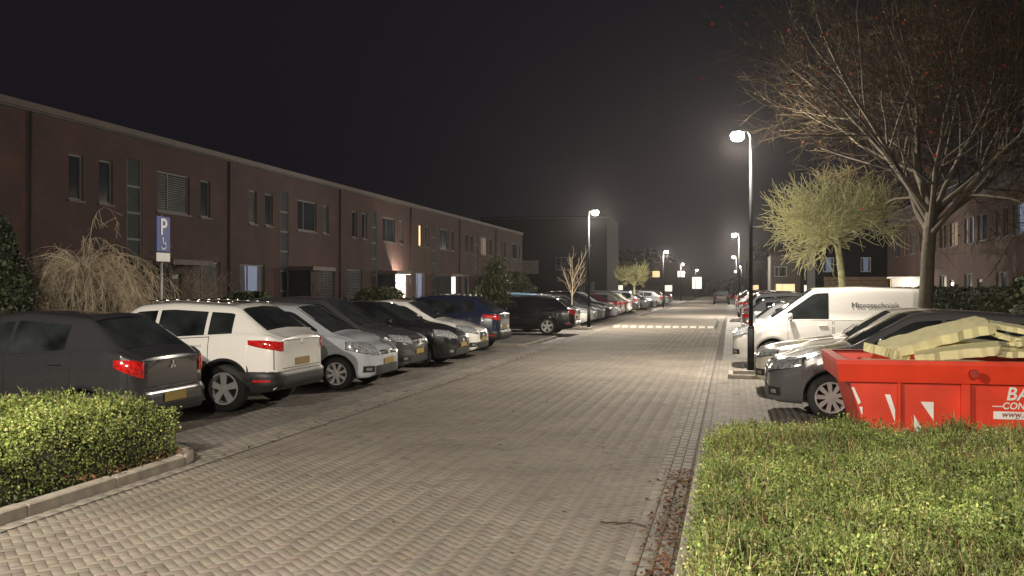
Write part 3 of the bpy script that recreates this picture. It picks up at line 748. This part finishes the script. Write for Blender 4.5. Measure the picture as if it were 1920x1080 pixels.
sedan=dict(L=4.6,W=1.82,H=1.43,fo=.8,wb=2.8,wr=.325,xc=1.42,hc=.96,r1=2.15,r2=3.35,zr2=1.37,xg=3.98,zg=1.06,zs=.91,rise=.07,hf=.72,ze=1.0,rnd=.2,
  wins=[(1.7,2.5),(2.56,3.3),(3.36,3.6)],doors=[(1.55,2.53),(2.53,3.4)],head=(22,52,.60,.72),grille=(.52,.66,15),tail=(34,50,.76,.92),pz=.62,spokes=10)
T_sedan=make_car(sedan)
h5=dict(L=3.98,W=1.74,H=1.46,fo=.8,wb=2.54,wr=.305,xc=1.05,hc=.99,r1=1.85,r2=3.3,zr2=1.40,xg=3.78,zg=1.02,zs=.93,rise=.09,hf=.75,ze=.97,rnd=.2,
  wins=[(1.35,2.2),(2.26,2.95),(3.0,3.25)],doors=[(1.2,2.23),(2.23,3.05)],head=(22,56,.62,.80),grille=(.50,.66,19),tail=(33,50,.76,.93),pz=.6,spokes=9)
T_h5=make_car(h5)
mpv=dict(L=4.3,W=1.8,H=1.58,fo=.85,wb=2.6,wr=.32,xc=1.0,hc=1.0,r1=1.85,r2=3.7,zr2=1.52,xg=4.1,zg=1.08,zs=.95,rise=.06,hf=.78,ze=1.02,rnd=.2,
  wins=[(1.35,2.2),(2.26,3.05),(3.12,3.8)],doors=[(1.2,2.23),(2.23,3.15)],head=(22,52,.64,.80),grille=(.64,.73,20),tail=(40,54,.8,1.0),pz=.7,spokes=7)
T_mpv=make_car(mpv)
van=dict(L=4.1,W=1.8,H=1.79,fo=.84,wb=2.55,wr=.31,xc=.80,hc=1.10,r1=1.70,r2=3.92,zr2=1.75,xg=4.05,zg=1.63,zs=1.06,rise=.02,hf=.84,ze=1.59,wroof=.82,wh=.86,
  wins=[(1.15,2.0)],doors=[(1.15,2.08),(2.1,2.95)],head=(26,56,.68,.90),grille=(.64,.76,22),tail=(48,56,.7,1.15),rearglass=False,pz=.8,spokes=6,mir=.4)
T_van=make_car(van)
WH=(.74,.73,.70);BK=(.012,.012,.014);DG=(.06,.062,.068);SV=(.42,.46,.52);BE=(.45,.43,.37);NB=(.012,.018,.045);GY=(.2,.21,.22)
place(T_hatch,-6.55,10.35,'rear_left',(.030,.030,.034),'dark grey hatchback parked beside the low hedge')
place(T_suv,-6.2,13.2,'rear_left',WH,'white compact crossover with black cladding and roof rails')
place(T_city,-5.95,16.2,'front_left',(.44,.47,.51),'light silver blue city car facing the road')
place(T_mpv,-6.2,18.7,'front_left',(.065,.066,.068),'dark grey family car facing the road')
place(T_h5,-5.95,21.1,'front_left',BK,'glossy black hatchback facing the road')
place(T_h5,-6.1,23.5,'front_left',WH,'white hatchback facing the road')
place(T_suv,-6.25,26.5,'rear_left',NB,'dark blue crossover parked rear to the road')
place(T_wagon,-5.7,36.2,'rear_left',BK,'black estate car beside the planted island')
place(T_mpv,-7.2,38.9,'rear_left',(.25,.42,.6),'light blue family car behind the black estate',lod=1)
cols=[WH,GY,DG,BK,SV,(.12,.015,.015),GY,BK,WH,DG,SV,NB]
Y=43.2; tt=[T_h5,T_wagon,T_hatch,T_sedan,T_mpv,T_suv]
i=0
nm={WH:'white',BK:'black',DG:'dark grey',SV:'silver',NB:'dark blue',GY:'grey',(.12,.015,.015):'dark red',BE:'beige'}
while Y<112:
    if not (69<Y<74) :
        c=cols[i%12]; t=tt[(i*5+2)%6] if i else T_sedan
        place(t,-6.1-R.random()*.35,Y,['front_left','rear_left'][R.random()<.4 and i>0],c,nm[c]+' car in a row of perpendicular parking bays',lod=1)
    i+=1; Y+=2.55
place(T_h5,.50,14.2,'right',(.09,.09,.095),'dark grey hatchback parked beside the red skip')
place(T_sedan,.42,17.2,'right',(.60,.57,.49),'beige silver saloon facing the road')
vn=place(T_van,.05,22.4,'right',WH,'white delivery van with company name on its side',cat='van',name='delivery_van')
tm=textmesh('Microtechniek',.165,mat_='van_grey',ext=.003)
ha,_=T_van['cast']('side',3.1,1.34,-1); hb2,_=T_van['cast']('side',3.1,1.48,-1)
sl_=math.atan2(hb2.y-ha.y,.14)
ob('lettering',tm,vn,loc=(2.46,ha.y-.012,1.34),rot=(math.pi/2-sl_,0,0))
Y=25.0; i=3
first=[(T_wagon,GY),(T_suv,BK),(T_h5,WH)]
while Y<112:
    if not(50.8<Y<55):
        if first: t,c=first.pop(0)
        else: c=cols[(i*5)%12]; t=tt[(i*5)%6]
        place(t,.35+R.random()*.3,Y,['right','rear_right'][R.random()<.4],c,nm[c]+' car in a row of perpendicular parking bays',lod=1)
    i+=1; Y+=2.55
r_=place(T_h5,-3.4,108,'front_left',BK,'dark car standing on the road far away',lod=1); r_.rotation_euler=(0,0,-math.pi/2); r_.location=(-.95,108,0)
# ---------------------------------------------------------------- street lamps
def lampmesh(glow):
    p=MB(); p.tube((0,0,0),(0,0,.9),.075,.07,14); p.tube((0,0,.9),(0,0,.95),.07,.05,14); p.tube((0,0,.95),(0,0,5.0),.046,.030,12)
    pole=p.mesh('pole',['pole'],True)
    a_=MB(); a_.tube((0,0,4.97),(-.06,0,5.10),.03,.024,8); a_.tube((-.06,0,5.10),(-.22,0,5.09),.024,.022,8)
    arm=a_.mesh('arm',['pole'],True)
    h=MB(); h.lathe([(.001,5.13),(.05,5.125),(.09,5.105),(.11,5.08),(.10,5.075)],24,c=(-.28,0,0)); head=h.mesh('lamp_housing',['pole'],True)
    l=MB(); l.lathe([(.10,5.078),(.13,5.05),(.142,5.01),(.138,4.96),(.115,4.92),(.07,4.895),(.001,4.885)],24,c=(-.28,0,0)); lens=l.mesh('lamp_lens',[glow],True)
    return pole,arm,head,lens
LM=lampmesh('lampglow'); LF=lampmesh('lampfar')
def lamp(x,y,side,power,far=False,label='black street lamp with glowing round head on thin pole'):
    rz=0 if side=='right' else math.pi
    root=ob('street_lamp',None,loc=(x,y,0),rot=(0,0,rz),label=label,cat='street lamp',group='street lamps')
    for n_,me in zip(('pole','arm','lamp_housing','lamp_lens'),LF if far else LM): ob(n_,me,root)
    if power:
        ld=bpy.data.lights.new('lamp_light','POINT'); ld.energy=power; ld.shadow_soft_size=.09; ld.color=(1,.89,.745)
        ob('lamp_light',ld,root,loc=(-.28,0,4.77))
lamp(.42,21.0,'right',2500); lamp(-5.95,41.0,'left',2900); lamp(.5,60.2,'right',4600); lamp(-5.9,87,'left',3000)
lamp(-6.2,1.6,'left',3800,label='street lamp standing beside the low hedge'); lamp(.9,-4.5,'right',3900,label='street lamp standing beside the road')
lamp(.6,104,'right',2500,True); lamp(-6.6,132,'left',2500,True); lamp(1.6,150,'right',1200,True); lamp(-6.2,176,'left',1200,True); lamp(1.2,196,'right',0,True)
lamp(-10,205,'left',0,True); lamp(6,208,'right',0,True)
# ---------------------------------------------------------------- houses
def facade(w,h,ops,rev=.12):
    mb=MB(); us=sorted(set([0,w]+[round(o[i],3) for o in ops for i in (0,1)])); zs=sorted(set([0,h]+[round(o[i],3) for o in ops for i in (2,3)]))
    for a_,b_ in zip(us[:-1],us[1:]):
        for c,d in zip(zs[:-1],zs[1:]):
            cu,cz=(a_+b_)/2,(c+d)/2
            if any(o[0]<cu<o[1] and o[2]<cz<o[3] for o in ops): continue
            mb.add([(0,a_,c),(0,b_,c),(0,b_,d),(0,a_,d)],[(0,1,2,3)])
    for (a_,b_,c,d) in [o[:4] for o in ops]:
        mb.add([(0,a_,c),(0,b_,c),(0,b_,d),(0,a_,d),(-rev,a_,c),(-rev,b_,c),(-rev,b_,d),(-rev,a_,d)],[(0,4,5,1),(1,5,6,2),(2,6,7,3),(3,7,4,0)])
    return mb
def winmesh(w,h,kind,style,frame='frame'):
    mb=MB(); fw=.055; x=-.07
    mb.box(x-.03,x+.02,0,fw,0,h,0);mb.box(x-.03,x+.02,w-fw,w,0,h,0);mb.box(x-.03,x+.018,fw,w-fw,0,fw,0);mb.box(x-.03,x+.018,fw,w-fw,h-fw,h,0)
    if w>1.2:
        mb.box(x-.03,x+.016,w*.34,w*.34+fw*.8,fw,h-fw,0)
    mb.add([(x-.015,0,0),(x-.015,w,0),(x-.015,w,h),(x-.015,0,h)],[(0,1,2,3)],1)
    if style=='blind':
        nb=int(h/.07)-1
        for i in range(nb): mb.box(x-.013,x-.006,fw,w-fw,fw+i*.07,fw+i*.07+.045,2)
    elif style=='curtain':
        mb.add([(x-.010,fw,fw),(x-.010,w*.3,fw),(x-.010,w*.26,h-fw),(x-.010,fw,h-fw)],[(0,1,2,3)],2)
        mb.add([(x-.010,w*.75,fw),(x-.010,w-fw,fw),(x-.010,w-fw,h-fw),(x-.010,w*.78,h-fw)],[(0,1,2,3)],2)
    g={'dark':'house_glass','warm':'lit_warm','white':'lit_white','blue':'lit_sheen_blue','dim':'lit_dim'}[kind]
    return mb.mesh('window',[frame,g,'curtain'])
WC={}
def house(name,loc,rz,w,depth,h,ops,label,wallm='wall_brick',lit={},frame='frame',extra=None,cat='house',roofm='roofing',seed=0,group='terraced houses',trim='trim'):
    rr=random.Random(seed)
    root=ob(name,None,loc=loc,rot=(0,0,rz),label=label,cat=cat,group=group)
    mb=facade(w,h,ops)
    mb.add([(-.001,0,0),(-depth,0,0),(-depth,w,0),(-.001,w,0),(-.001,0,h),(-depth,0,h),(-depth,w,h),(-.001,w,h)],[(0,1,5,4),(1,2,6,5),(2,3,7,6)])
    ob('wall',mb.mesh('wall',[wallm]),root)
    rb=MB(); rb.box(-depth-.02,.06,0.0,w,h,h+.05,1); rb.box(-.2,.10,0.0,w,h+.052,h+.22,0)
    ob('roof',rb.mesh('roof',[trim,roofm]),root)
    for i,o in enumerate(ops):
        a_,b_,c,d,t=o[:5]; ww,hh=b_-a_,d-c
        if t=='door':
            q=MB(); q.box(-.10,-.06,0,ww,0,hh,0); q.box(-.058,-.05,.12,ww-.12,hh*.55,hh-.15,1); q.box(-.055,-.045,.12,ww-.12,.15,hh*.48,0)
            dd=ob('door',q.mesh('door',['door_paint','house_glass']),root,loc=(0,a_,c))
            q=MB(); q.tube((-.05,ww-.1,1.05),(0,ww-.1,1.05),.015,.015,6); q.tube((0,ww-.1,1.05),(0,ww-.22,1.05),.012,.012,6); ob('handle',q.mesh('handle',['metal_grey']),dd)
        elif t=='panel':
            q=MB(); q.box(-.09,-.05,0,ww,0,hh,0); n_=int(hh/.9)
            for k_ in range(1,n_+1): q.box(-.05,-.03,0,ww,k_*hh/(n_+1)-.03,k_*hh/(n_+1)+.03,1)
            q.box(-.05,-.02,0,.05,0,hh,1); q.box(-.05,-.02,ww-.05,ww,0,hh,1)
            ob('stair_window',q.mesh('stair_window',['panel_grey','frame']),root,loc=(0,a_,c))
        else:
            kind=lit.get(i,'dark'); st=rr.choice(['blind','curtain','none','none']) if kind=='dark' else ('none' if kind!='blue' else 'curtain')
            key=(round(ww,2),round(hh,2),kind,st,frame)
            if key not in WC: WC[key]=winmesh(ww,hh,kind,st,frame)
            wo=ob('window',WC[key],root,loc=(0,a_,c))
            q=MB(); q.box(.002,.05,-.04,ww+.04,-.06,-.002,0); ob('sill',q.mesh('sill',['trim']),wo)
    if extra: extra(root)
    return root
x0=4.25
OPS=[(x0-2.5,x0-1.92,4.1,5.32,'win'),(x0-1.25,x0-.65,4.1,5.32,'win'),(x0,x0+.73,.1,5.5,'panel'),(x0+1.5,x0+3.3,4.1,5.34,'win'),(x0+3.95,x0+4.55,4.1,5.32,'win'),
     (x0-3.15,x0-1.3,1.0,2.62,'win'),(x0+1.0,x0+1.9,.05,2.2,'door'),(x0+2.0,x0+2.8,.05,2.2,'door'),(x0+3.5,x0+5.2,.9,2.65,'win')]
def canopy(root):
    q=MB(); q.box(.0,1.0,x0+.8,x0+3.0,2.45,2.62,0,bev=.01); q.box(.003,.9,x0+.8,x0+.9,0,2.448,1)
    ob('canopy',q.mesh('canopy',['trim','panel_grey']),root)
    q=MB(); q.tube((.04,.3,0),(.04,.3,6.15),.03,.03,8); ob('drainpipe',q.mesh('drainpipe',['panel_grey'],True),root)
for k_ in range(-1,6):
    y0=24.56+9.7*k_-x0
    house('terraced_house',(-17,y0,0),0,9.7,9,6.15,OPS,'two storey red brick terraced house with flat roof',lit={1:{5:'blue'},2:{8:'white'},3:{0:'warm',8:'white',5:'blue'},4:{8:'white',3:'dim'}}.get(k_,{}),extra=canopy,seed=k_+5)
q=MB(); q.box(0,.08,-.05,.05,0,.25,0,bev=.01); lr=ob('wall_lantern',q.mesh('wall_lantern',['pole']),loc=(-16.99,47.3,2.0),label='small glowing lantern mounted on brick house wall',cat='wall lamp')
q=MB(); q.lathe([(.001,-.20),(.15,-.14),(.20,0),(.15,.14),(.001,.20)],14,c=(.26,0,.14)); ob('lamp_glass',q.mesh('lamp_glass',['lampfar'],True),lr)
ld=bpy.data.lights.new('lantern_light','POINT'); ld.energy=450; ld.color=(1,.86,.66); ld.shadow_soft_size=.1; ob('lamp_light',ld,lr,loc=(.75,0,.2))
ops2=[(.8,1.5,4.0,5.3,'win'),(2.0,2.7,4.0,5.3,'win'),(3.5,5.3,4.0,5.3,'win'),(.8,2.6,.9,2.5,'win'),(3.4,4.35,.05,2.2,'door')]
def WCget():
    if 'up' not in WC: WC['up']=winmesh(1.5,1.6,'dark','none','frame')
    return WC['up']
def terrace_top(root):
    q=MB(); q.box(-7,-2.0,0.02,5.98,6.201,8.6,0); ob('upper_storey',q.mesh('upper_storey',['cladding']),root)
    q=MB()
    for i in range(31): q.box(-.06,-.04,i*.195+.03,i*.195+.05,6.38,7.25,0)
    q.box(-.07,-.03,.02,5.98,7.25,7.3,0); ob('railing',q.mesh('railing',['metal_grey']),root)
    for yy in (1.,3.6):
        ob('window',WCget(),root,loc=(-1.88,yy,6.6))
for k_ in range(8):
    house('terraced_house',(11.7,30+6*(k_+1),0),math.pi,6,9,6.15,ops2,'brown brick terraced house with roof terrace railing',wallm='wall_brick_brown',lit={7:{3:'warm'},6:{3:'white',0:'dim'},4:{2:'dim'},3:{0:'blue',1:'blue'},5:{2:'dim'},2:{2:'blue'}}.get(k_,{}),frame='frame',extra=terrace_top,seed=k_+30)  # blue panes glow faintly in place of dim reflections on the glass
q=MB(); q.box(0,2.0,0,.15,0,2.45,0,bev=.01); q.box(0,2.0,.16,2.0,2.35,2.45,0); pr=ob('porch',q.mesh('porch',['white_paint']),loc=(9.6,62.2,0),label='white rendered porch lit beside the end house',cat='porch')
ld=bpy.data.lights.new('porch_light','POINT'); ld.energy=80; ld.color=(1,.85,.7); ld.shadow_soft_size=.15; ob('lamp_light',ld,pr,loc=(1.0,-1.0,2.0))
def gx(root):
    q=MB(); 
    for i in range(8): q.box(.004,.05,.7,6.0,.3+i*.3,.58+i*.3,0,bev=.01)
    ob('garage_door',q.mesh('garage_door',['wood_panel']),root)
house('corner_house',(6.9,84,0),-math.pi/2,6.6,9,6.0,[(.6,1.5,3.1,4.3,'win'),(3.6,4.4,3.1,4.3,'win')],'dark clad house with two white framed windows',wallm='cladding',lit={0:'blue',1:'blue'},frame='frame_white',extra=gx,group='houses at the street end',seed=3)
house('corner_house',(3.9,100,0),-math.pi/2,2.9,7,5.0,[(.4,1.6,2.9,3.9,'win'),(.5,2.4,.2,2.2,'win')],'small pale house at the street end',wallm='concrete_dark',lit={1:'warm'},frame='frame_white',group='houses at the street end',seed=4)
def bigx(root):
    q=MB()
    for i in range(18): q.box(.004,.03,.3+i*.7,.9+i*.7,5.6,8.6,0)
    ob('siding',q.mesh('siding',['cladding']),root)
    q=MB(); q.box(.01,.08,1.2,6.2,3.2,4.6,0); ob('balcony',q.mesh('balcony',['concrete_dark']),root)
house('apartment_block',(-25.5,97,0),-math.pi/2,13.3,10,8.9,[(1,2.4,1,2.4,'win'),(4,5.4,1,2.4,'win'),(8,9.6,3.6,4.9,'win'),(10.4,12,1,2.4,'win')],'tall dark apartment block beyond the terrace',wallm='cladding',cat='apartment block',group='houses at the street end',seed=8,trim='cladding',extra=bigx)
house('distant_building',(-26,205,0),-math.pi/2,18,10,7,[(2+i*2.6,3.6+i*2.6,1+3*(i%2),2.4+3*(i%2),'win') for i in range(6)],'distant low building with some lit windows',lit={0:'white',3:'warm',4:'white',5:'white'},cat='building',group='houses at the street end',seed=9)
house('distant_building',(3,202,0),-math.pi/2,18,10,7,[(1+i*2.6,2.6+i*2.6,1+3*(i%2),2.4+3*(i%2),'win') for i in range(6)],'distant low building with some lit windows',lit={0:'warm',2:'warm',4:'white'},cat='building',group='houses at the street end',seed=10)
q=MB(); q.box(-.9,.9,-.1,.1,1.6,3.9,0,bev=.03); q.tube((-.6,0,0),(-.6,0,1.6),.06,.06,8,1); q.tube((.6,0,0),(.6,0,1.6),.06,.06,8,1)
ob('illuminated_board',q.mesh('illuminated_board',['lit_white','pole']),loc=(-6.4,190,0),label='glowing white advertising board on two posts',cat='sign')
# ---------------------------------------------------------------- skip container
def skip():
    root=ob('skip_container',None,loc=(1.10,10.05,0),label='red open skip with white warning stripes full of boards',cat='skip',scale=(1,1,1.07))
    Wd=1.65; mb=MB(); RB=.775
    def prism(pts,y0,y1,m=0):
        n=len(pts); v=[(x,y0,z) for x,z in pts]+[(x,y1,z) for x,z in pts]
        mb.add(v,[tuple(range(n)),tuple(range(n,2*n))[::-1]]+[(i,n+i,n+(i+1)%n,(i+1)%n)[::-1] for i in range(n)],m)
    tp=[(.04,.84),(.26,.10),(3.0,.10),(3.45,.84)]
    prism(tp,.05,.075); prism(tp,Wd-.075,Wd-.05)
    for (a_,b_) in (((.04,.84),(.26,.10)),((3.45,.84),(3.0,.10))):
        s=1 if a_[0]<1 else -1
        mb.add([(a_[0],.075,a_[1]),(b_[0],.075,b_[1]),(b_[0],Wd-.075,b_[1]),(a_[0],Wd-.075,a_[1]),(a_[0]+s*.03,.075,a_[1]),(b_[0]+s*.03,.075,b_[1]),(b_[0]+s*.03,Wd-.075,b_[1]),(a_[0]+s*.03,Wd-.075,a_[1])],[(0,1,2,3),(7,6,5,4)])
    mb.box(.26,3.0,.08,Wd-.08,.06,.10)
    ob('body',mb.mesh('skip_body',['skip_red']),root)
    mb=MB()
    for s,yc in ((-1,.05),(1,Wd-.05)):
        v=[(-.04,yc+s*.05,RB),(3.54,yc+s*.05,RB),(3.57,yc+s*.08,.94),(-.07,yc+s*.08,.94),(3.57,yc+s*.08,.98),(-.07,yc+s*.08,.98),(3.5,yc-s*.03,.98),(0,yc-s*.03,.98),(-.04,yc,RB),(3.54,yc,RB)]
        fs=[(0,1,2,3),(3,2,4,5),(5,4,6,7),(8,9,1,0)]
        mb.add(v,fs if s<0 else [f_[::-1] for f_ in fs])
    for s,xc_ in ((-1,0.0),(1,3.5)):
        v=[(xc_+s*.04,.0,RB),(xc_+s*.04,Wd,RB),(xc_+s*.07,Wd+.03,.94),(xc_+s*.07,-.03,.94),(xc_+s*.07,Wd+.03,.98),(xc_+s*.07,-.03,.98),(xc_-s*.03,Wd-.05,.979),(xc_-s*.03,.05,.979)]
        fs=[(0,1,2,3),(3,2,4,5),(5,4,6,7)]
        mb.add(v,fs if s>0 else [f_[::-1] for f_ in fs])
    ob('rim',mb.mesh('skip_rim',['skip_red']),root)
    for xx in (1.08,2.45):
        q=MB(); q.box(xx,xx+.09,-.02,.048,.12,.772,0,bev=.012); ob('rib',q.mesh('rib',['skip_red']),root)
    q=MB(); q.box(.50,.54,.0,.048,.12,.772,0,bev=.01); ob('rib',q.mesh('rib',['skip_red']),root)
    for xx in (1.17,2.75):
        q=MB(); q.tube((xx,-.12,.88),(xx,.04,.88),.03,.03,14); q.tube((xx,-.14,.88),(xx,-.12,.88),.04,.04,14); ob('lifting_pin',q.mesh('lifting_pin',['skip_dark'],False),root)
    q=MB(); yy=.044
    q.add([(.075,yy,.72),(.10,yy,.72),(.165,yy,.58),(.14,yy,.56)],[(0,1,2,3)])
    q.add([(.15,yy,.54),(.18,yy,.54),(.18,yy,.47),(.17,yy,.47)],[(0,1,2,3)])
    q.add([(.39,yy,.66),(.44,yy,.66),(.485,yy,.52),(.485,yy,.40)],[(0,1,2,3)])
    q.add([(.66,yy,.48),(.66,yy,.36),(.76,yy,.20),(.82,yy,.20)],[(0,1,2,3)])
    q.add([(.72,yy,.60),(.84,yy,.60),(.84,yy,.43)],[(0,1,2)])
    ob('warning_stripes',q.mesh('warning_stripes',['white_paint']),root)
    rt=(math.radians(90),0,0)
    ob('lettering',textmesh('BAKKER',.165,shear=.2,bold=.003,space=1.05),root,loc=(1.49,.045,.635),rot=rt)
    ob('lettering',textmesh('\u2014CONTAINERS',.085,shear=.2,bold=.002,space=1.05),root,loc=(1.37,.045,.553),rot=rt)
    q=MB(); q.box(1.38,2.25,.043,.049,.46,.53,0); ob('lettering_strip',q.mesh('lettering_strip',['white_paint']),root)
    ob('lettering',textmesh('www.bakker.nl',.08,shear=.2,mat_='skip_dark'),root,loc=(1.45,.040,.48),rot=rt)
skip()
def slab(c,l,w,t,rot,label='broken slab of yellow insulation foam in the skip',seed=0):
    rr=random.Random(seed); nx,ny=14,6; v=[];f=[]
    ed=[rr.uniform(-.03,.03) for _ in range(nx+1)]; ed2=[rr.uniform(-.02,.02) for _ in range(nx+1)]
    for k_ in (0,1):
        for j in range(ny+1):
            for i in range(nx+1):
                x=(i/nx-.5)*l; y=(j/ny-.5)*w; e=(ed[i] if j==0 else 0)+(ed2[i] if j==ny else 0); 
                if i in(0,nx): x+=rr.uniform(-.03,.03)
                v.append((x,y+e,(k_-.5)*t+rr.gauss(0,.0015)+.012*math.sin(x*4+seed)))
    n=(nx+1)*(ny+1)
    for j in range(ny):
        for i in range(nx):
            a_=j*(nx+1)+i; f.append((a_,a_+nx+1,a_+nx+2,a_+1)); f.append((n+a_,n+a_+1,n+a_+nx+2,n+a_+nx+1))
    for i in range(nx):
        f.append((i,i+1,n+i+1,n+i)); a_=ny*(nx+1)+i; f.append((a_+1,a_,n+a_,n+a_+1))
    for j in range(ny):
        a_=j*(nx+1); f.append((a_+nx+1,a_,n+a_,n+a_+nx+1)); a_+=nx; f.append((a_,a_+nx+1,n+a_+nx+1,n+a_))
    ob('foam_slab',npmesh('foam_slab',v,f,['foam']),loc=c,rot=rot,label=label,cat='insulation board',group='boards in the skip')
slab((2.08,10.75,1.25),1.05,.42,.10,(.18,-.26,.10),seed=1)
slab((2.21,10.38,1.11),.75,.30,.09,(.12,-.16,-.15),seed=2)
slab((1.60,10.70,1.08),.35,.35,.09,(.1,.2,.5),seed=3)
slab((3.00,10.62,1.20),.80,.30,.055,(.1,.20,.2),seed=4)
slab((2.95,10.85,1.34),.75,.35,.055,(.12,.16,.1),seed=5)
slab((2.88,10.40,1.12),.8,.25,.06,(.1,.05,-.1),seed=6)
slab((3.08,10.45,1.27),.7,.20,.05,(.1,-.14,.05),seed=7)
slab((2.58,11.2,1.15),1.2,.4,.09,(.1,.08,.1),seed=10)
slab((2.5,10.9,.90),2.1,1.0,.12,(0,.02,0),seed=8)
# ---------------------------------------------------------------- parking sign
sg=ob('parking_sign',None,loc=(-10.05,15.6,0),label='blue disabled parking sign with white plate on pole',cat='sign')
q=MB(); q.tube((-.04,0,0),(-.04,0,3.1),.025,.025,10); ob('pole',q.mesh('pole',['metal_grey'],True),sg)
q=MB(); q.box(-.01,.005,-.21,.21,2.42,3.06,0,bev=.004); sp=ob('sign_plate',q.mesh('sign_plate',['sign_blue']),sg)
rt=(math.radians(90),0,math.radians(90))
ob('letter_p',textmesh('P',.42,bold=.006,mat_='sign_white',align='CENTER'),sp,loc=(.008,0,2.73),rot=rt)
q=MB()
for i in range(16):
    a0=-2.6+i*.22; a1=a0+.22; q.add([(.008,math.cos(a)*r,2.54+math.sin(a)*r) for a,r in ((a0,.065),(a1,.065),(a1,.082),(a0,.082))],[(0,1,2,3)])
q.add([(.008,-.03,2.56),(.008,-.01,2.56),(.008,-.01,2.64),(.008,-.03,2.64)],[(0,1,2,3)]); q.add([(.008,-.03,2.56),(.008,.06,2.56),(.008,.06,2.575),(.008,-.03,2.575)],[(0,1,2,3)])
q.add([(.008,.06,2.575),(.008,.045,2.57),(.008,.075,2.49),(.008,.09,2.495)],[(0,1,2,3)]); q.tube((.006,-.02,2.66),(.009,-.02,2.66),.02,.02,10)
ob('wheelchair_symbol',q.mesh('wheelchair_symbol',['sign_white']),sp)
q=MB(); q.box(-.01,.005,-.21,.21,2.24,2.40,0,bev=.004); ob('sub_plate',q.mesh('sub_plate',['sign_white']),sg)
q=MB()
for i in range(60): q.box(-.015,.015,i*.16,i*.16+.13,0,.95,0)
q.box(.016,.05,0,9.6,.3,.38,0); q.box(.016,.05,0,9.6,.75,.83,0)
ob('garden_fence',q.mesh('garden_fence',['fence_pale']),loc=(-13.2,12.5,0),label='pale low picket fence behind garden shrubs',cat='fence')
# ---------------------------------------------------------------- haze volume added to give the lamps a soft glow
hm=bpy.data.materials.new('lamp_glow_haze'); hm.use_nodes=True; hn=hm.node_tree; hn.nodes.clear()
ho=hn.nodes.new('ShaderNodeOutputMaterial'); hs=hn.nodes.new('ShaderNodeVolumeScatter'); hs.inputs['Density'].default_value=.00024; hs.inputs['Anisotropy'].default_value=.78; hs.inputs['Color'].default_value=(1,.97,1,1)
hn.links.new(hs.outputs[0],ho.inputs['Volume'])
q=MB(); q.box(-45,45,-25,240,-1,32); me=q.mesh('haze',[hm]); 
ob('haze',me,kind='structure',label='thin haze added over the street for a glow around lamps')
# ---------------------------------------------------------------- world, camera
w=bpy.data.worlds.new('World'); scene.world=w; w.use_nodes=True; nt=w.node_tree; bg=nt.nodes['Background']
tc=nt.nodes.new('ShaderNodeTexCoord'); sp_=nt.nodes.new('ShaderNodeSeparateXYZ'); nt.links.new(tc.outputs['Generated'],sp_.inputs[0])
cr=nt.nodes.new('ShaderNodeValToRGB'); nt.links.new(sp_.outputs[2],cr.inputs[0])
cr.color_ramp.elements[0].position=0; cr.color_ramp.elements[0].color=(.0080,.0068,.0090,1)
cr.color_ramp.elements[1].position=.5; cr.color_ramp.elements[1].color=(.0088,.0082,.0122,1)
nt.links.new(cr.outputs[0],bg.inputs[0]); bg.inputs[1].default_value=1.0
cam=bpy.data.cameras.new('camera'); cam.lens=36*F/1920; cam.sensor_width=36; cam.clip_end=2000; cam.clip_start=.05
co=bpy.data.objects.new('camera',cam); COL.link(co); co.location=(0,0,H); co.rotation_euler=(math.radians(90),0,TH); scene.camera=co
